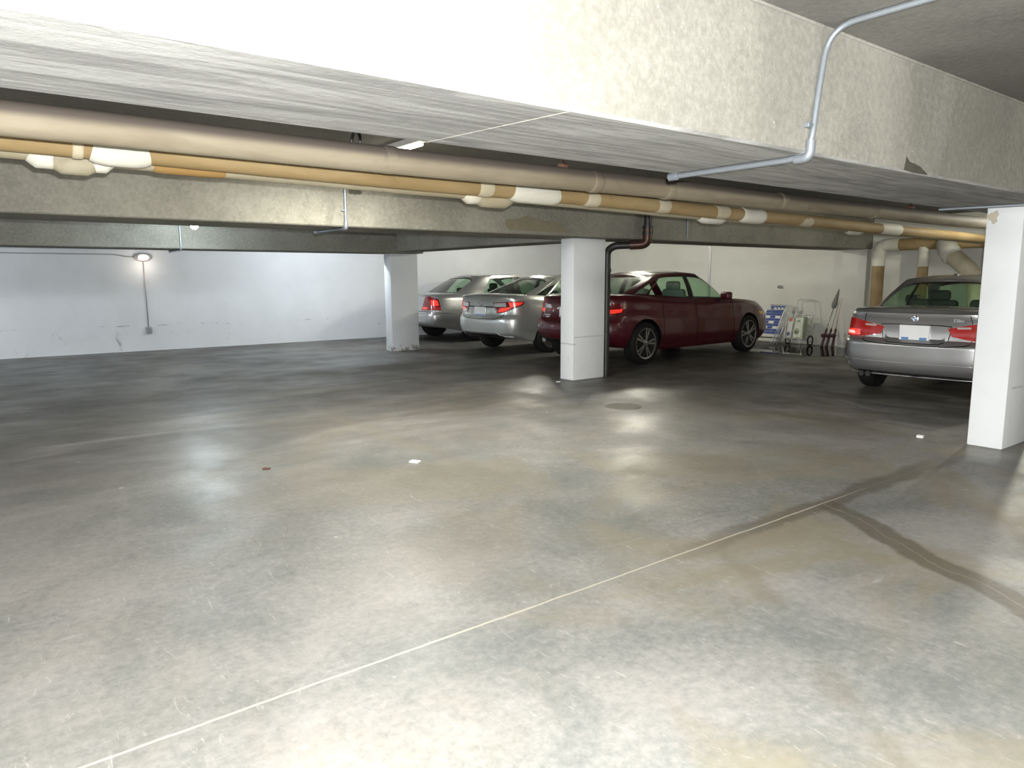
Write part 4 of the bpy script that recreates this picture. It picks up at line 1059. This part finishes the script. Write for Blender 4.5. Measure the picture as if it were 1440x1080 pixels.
for y in (-.31, -.25):
    bm = bmesh.new(); tube(bm, bend([(-.28, y, .012), (-.05, y, .30), (.06, y, .52)], .06, 5), .011, 10); mesh_obj('leg', bm, M['alu'], lc, smooth=True)
for k in range(5):
    bm = bmesh.new(); y = -.29-.018*k
    tube(bm, bend([(-.10+.05*k, y, .30+.02*k), (.05+.05*k, y-.01, .62), (.22+.02*k, y, .80)], .1, 6), .017, 8); mesh_obj('arm_slat', bm, M['web_white'], lc, smooth=True)
bm = bmesh.new(); box(bm, (.02, -.24, .16), (.035, .24, .195), .004); mesh_obj('seat_edge', bm, M['web_white'], lc)
bm = bmesh.new(); tube(bm, [(.03, -.26, .125), (.03, .26, .125)], .012, 10); mesh_obj('cross_bar', bm, M['cast_iron'], lc, smooth=True)

# shopping cart
sc = empty('shopping_cart', (14.0, 8.42, 0)); tag(sc, 'wire folding shopping cart holding two cartons, against the parking wall', 'cart')
WW = M['wire']
bm = bmesh.new(); tube(bm, bend([(.04, -.20, .05), (.20, -.20, .50), (.30, -.20, .95), (.30, .20, .95), (.20, .20, .50), (.04, .20, .05)], .07, 6), .008, 8); mesh_obj('handle_frame', bm, WW, sc, smooth=True)
bm = bmesh.new()
for z in (.14, .30, .46, .62):
    x0 = .07+.26*z
    tube(bm, [(x0, -.20, z), (x0-.30, -.19, z+.02), (x0-.30, .19, z+.02), (x0, .20, z), (x0, -.20, z)], .004, 6)
for k in range(8):
    y = -.19+.38*k/7
    tube(bm, [(.10, y, .13), (.235, y, .64)], .003, 6); tube(bm, [(-.20, y, .15), (-.065, y, .66)], .003, 6)
for k in range(1, 6):
    for y in (-.19, .19): tube(bm, [(.10-.30*k/6, y, .14), (.235-.30*k/6, y, .65)], .003, 6)
mesh_obj('wire_basket', bm, WW, sc)
for y in (-.20, .20):
    bm = bmesh.new(); tube(bm, bend([(-.06, y, .60), (-.16, y, .18), (-.20, y, 0.004)], .05, 4), .007, 8); mesh_obj('leg', bm, M['alu'], sc, smooth=True)
for y in (-.27, .24):
    bm = bmesh.new(); tube(bm, [(.095*math.cos(2*PI*k/32), 0, .095*math.sin(2*PI*k/32)) for k in range(33)], .014, 8, False)
    w = mesh_obj('wheel', bm, M['rubber'], sc, smooth=True, loc=(.05, y, .109))
    bm = bmesh.new()
    for k in range(6): tube(bm, [(0, 0, 0), (.09*math.cos(PI*k/3), 0, .09*math.sin(PI*k/3))], .003, 6)
    lathe(bm, [(.018, -.02), (.018, .02)], 14, 'y'); mesh_obj('spokes', bm, M['alu'], w)
bm = bmesh.new(); tube(bm, [(.05, -.27, .109), (.05, .24, .109)], .006, 8); mesh_obj('axle', bm, M['alu'], sc)
# cartons in the cart
bx = empty('carton', (13.93, 8.36, .165), math.radians(4)); tag(bx, 'pale green and white carton with green side, larger one in the shopping cart', 'carton', 'cartons in the shopping cart')
def tilt(bm):
    for v in bm.verts: v.co.x += v.co.z*.26
    return bm
mesh_obj('carton_body', tilt(boxb((-.07, -.105, 0), (.11, .085, .42), .006)), M['carton_green'], bx)
mesh_obj('front_panel', tilt(boxb((-.078, -.09, .01), (-.068, .08, .41), .003)), M['carton'], bx)
bm = bmesh.new()
prism(bm, [(.01-.05*math.cos(2*PI*k/20), .13+.06*math.sin(2*PI*k/20)) for k in range(20)], -.082, -.077, lambda u, v, h: V((h, u, v)))
prism(bm, [(-.04, .33), (.05, .33), (.03, .36), (-.02, .37)], -.082, -.077, lambda u, v, h: V((h, u, v)))
mesh_obj('printed_mark', tilt(bm), M['mark_green'], bx)
bm = bmesh.new(); tube(bm, bend([(.02, -.09, .415), (.02, -.09, .47), (.02, .09, .47), (.02, .09, .415)], .02, 4), .006, 6); mesh_obj('carry_handle', tilt(bm), M['mark_green'], bx)
bx = empty('carton', (13.93, 8.545, .165), math.radians(0)); tag(bx, 'narrow white carton with red and navy round marks, in the shopping cart', 'carton', 'cartons in the shopping cart')
mesh_obj('carton_body', tilt(boxb((-.06, -.045, 0), (.10, .07, .40), .006)), M['carton_grey'], bx)
for z, m, r_ in ((.37, 'mark_red', .042), (.07, 'mark_blue', .04)):
    bm = bmesh.new(); prism(bm, [(.015+r_*math.cos(2*PI*k/20), z+r_*math.sin(2*PI*k/20)) for k in range(20)], -.064, -.058, lambda u, v, h: V((h, u, v)))
    mesh_obj('round_mark', tilt(bm), M[m], bx)

# fishing rods leaning in the pilaster corner
def fishing_rod(a, b, label, grip=True, sleeve=False, blank='rod'):
    a, b = V(a), V(b); f = empty('fishing_rod', a); tag(f, label, 'fishing rod', 'fishing rods leaning on the parking wall')
    d = b-a; bm = bmesh.new(); tube(bm, [d*0.0, d*.3, d*.65, d], [.008, .007, .005, .003], 8); mesh_obj('blank', bm, M[blank], f, smooth=True)
    if grip:
        u = d.normalized()
        bm = bmesh.new(); tube(bm, [u*.0, u*.02, u*.20, u*.23, u*.36, u*.40], [.022, .026, .024, .016, .022, .012], 10); mesh_obj('grip', bm, M['grip'], f, smooth=True)
        bm = bmesh.new(); lathe(bm, [(.012, -.045), (.04, -.04), (.042, -.015), (.026, -.01), (.026, .01), (.042, .015), (.04, .04), (.012, .045)], 18, 'x', c=u*.25+V((-.045, .0, 0)))
        tube(bm, [u*.25, u*.25+V((-.045, 0, 0))], .008, 6); tube(bm, [u*.25+V((-.045, -.03, 0)), u*.25+V((-.06, -.09, .02))], .006, 6); mesh_obj('reel', bm, M['grip'], f, smooth=True, angle=40)
    bm = bmesh.new()
    for t in (.5, .66, .8, .92):
        c = d*t+V((-.012, 0, 0)); tube(bm, [c+V((.008*math.cos(2*PI*k/10), .008*math.sin(2*PI*k/10), 0)) for k in range(11)], .002, 5, False)
    mesh_obj('line_guide', bm, M['steel'], f)
    if sleeve:
        bm = bmesh.new(); tube(bm, [d*.66, d*.68, d*.74, d*.82, d*.90, d*.98, d*1.0], [.012, .045, .055, .04, .028, .012, .004], 10); mesh_obj('cloth_sleeve', bm, M['sleeve'], f, smooth=True)
fishing_rod((13.98, 7.86, 0), (14.34, 7.745, 1.18), 'fishing rod with dark grip and grey cloth sleeve, leftmost of the gripped three', sleeve=True)
fishing_rod((13.99, 7.76, 0), (14.34, 7.685, 1.10), 'fishing rod with dark grip and bare tip, middle of the gripped three')
fishing_rod((14.0, 7.64, 0), (14.20, 7.60, 1.00), 'fishing rod with brown blank and dark grip, closest to the grey car', blank='rod_brown')
fishing_rod((14.15, 7.98, 0), (14.36, 7.80, .92), 'plain thin rod without grip, slanting beside the gripped fishing rods', grip=False)

# puddle by the wall
bm = bmesh.new(); pts = []
for k in range(40):
    a = 2*PI*k/40; r = 1+.10*math.sin(3*a+.5)+.08*math.sin(5*a+2)+.05*math.sin(9*a)
    pts.append((min(14.2, 13.2+1.15*r*math.cos(a)), 7.55+1.05*r*math.sin(a)))
prism(bm, pts, 0.0005, .004, lambda u, v, h: V((u, v, h)))
tag(mesh_obj('puddle', bm, M['water']), 'shallow puddle on the floor in front of the fishing rods and cart', 'puddle')

# floor litter and drain cover
def scrap(name, x, y, w, l, rz, mat, label, z=.004):
    bm = bmesh.new(); pts = [(-w, -l*.9), (w*.8, -l), (w, l*.7), (.2*w, l), (-w*.9, l*.8)]
    prism(bm, pts, .0005, z, lambda u, v, h: V((u, v, h + .25*abs(u)*(h > .001)))); o = mesh_obj(name, bm, mat, loc=(x, y, 0)); o.rotation_euler = (0, 0, rz)
    tag(o, label, 'litter'); return o
scrap('paper_scrap', 2.735, 4.832, .03, .045, .6, M['paper'], 'white paper scrap on the open floor in front of the pillars')
scrap('paper_scrap', 6.50, 7.45, .02, .03, 1.2, M['paper'], 'tiny white scrap beside the base of the middle pillar')
scrap('bottle_cap', 6.72, 2.80, .025, .03, .2, M['paper'], 'small white cap on the floor near the big right pillar', .015)
scrap('dry_leaf', 1.75, 5.35, .02, .03, .9, M['rust'], 'small dark dry leaf on the open floor, left of the paper scrap')
bm = bmesh.new(); lathe(bm, [(.20, .0), (.20, .006), (.17, .007), (.17, .004), (.0, .004)], 36, 'z')
tag(mesh_obj('drain_cover', bm, M['beam_far'], smooth=True, angle=30, loc=(5.80, 5.55, 0)), 'round grey drain cover set in the floor of the drive lane', 'drain cover')

# ------------------------------------------------------------------ camera and flash
RV = V((.79389651, -.60804068, -.00385445)); UV = V((.09114133, .11272774, .98943707)); FV = V((.60118349, .78586194, -.14491179))
cam = bpy.data.cameras.new('camera'); co = bpy.data.objects.new('camera', cam); COL.objects.link(co)
m = Matrix.Identity(4)
for i in range(3):
    m[i][0], m[i][1], m[i][2] = RV[i], UV[i], -FV[i]
m.translation = V((0, 0, 1.42)); co.matrix_world = m
cam.sensor_width = 36; cam.lens = 1016.479/1440*36; cam.clip_start = .05; cam.clip_end = 100
scn.camera = co
lamp_obj('camera_flash', 'POINT', co.location+RV*.035+UV*.075, 1250, (1, .995, .985), radius=.012)

w = bpy.data.worlds.new('world'); scn.world = w; w.use_nodes = True
w.node_tree.nodes['Background'].inputs[0].default_value = (.5, .55, .6, 1); w.node_tree.nodes['Background'].inputs[1].default_value = .02
vs_ = scn.view_settings; scn.display_settings.display_device = 'sRGB'
vs_.view_transform = 'Standard'; vs_.look = 'None'; vs_.exposure = 0; vs_.gamma = 1; vs_.use_curve_mapping = False
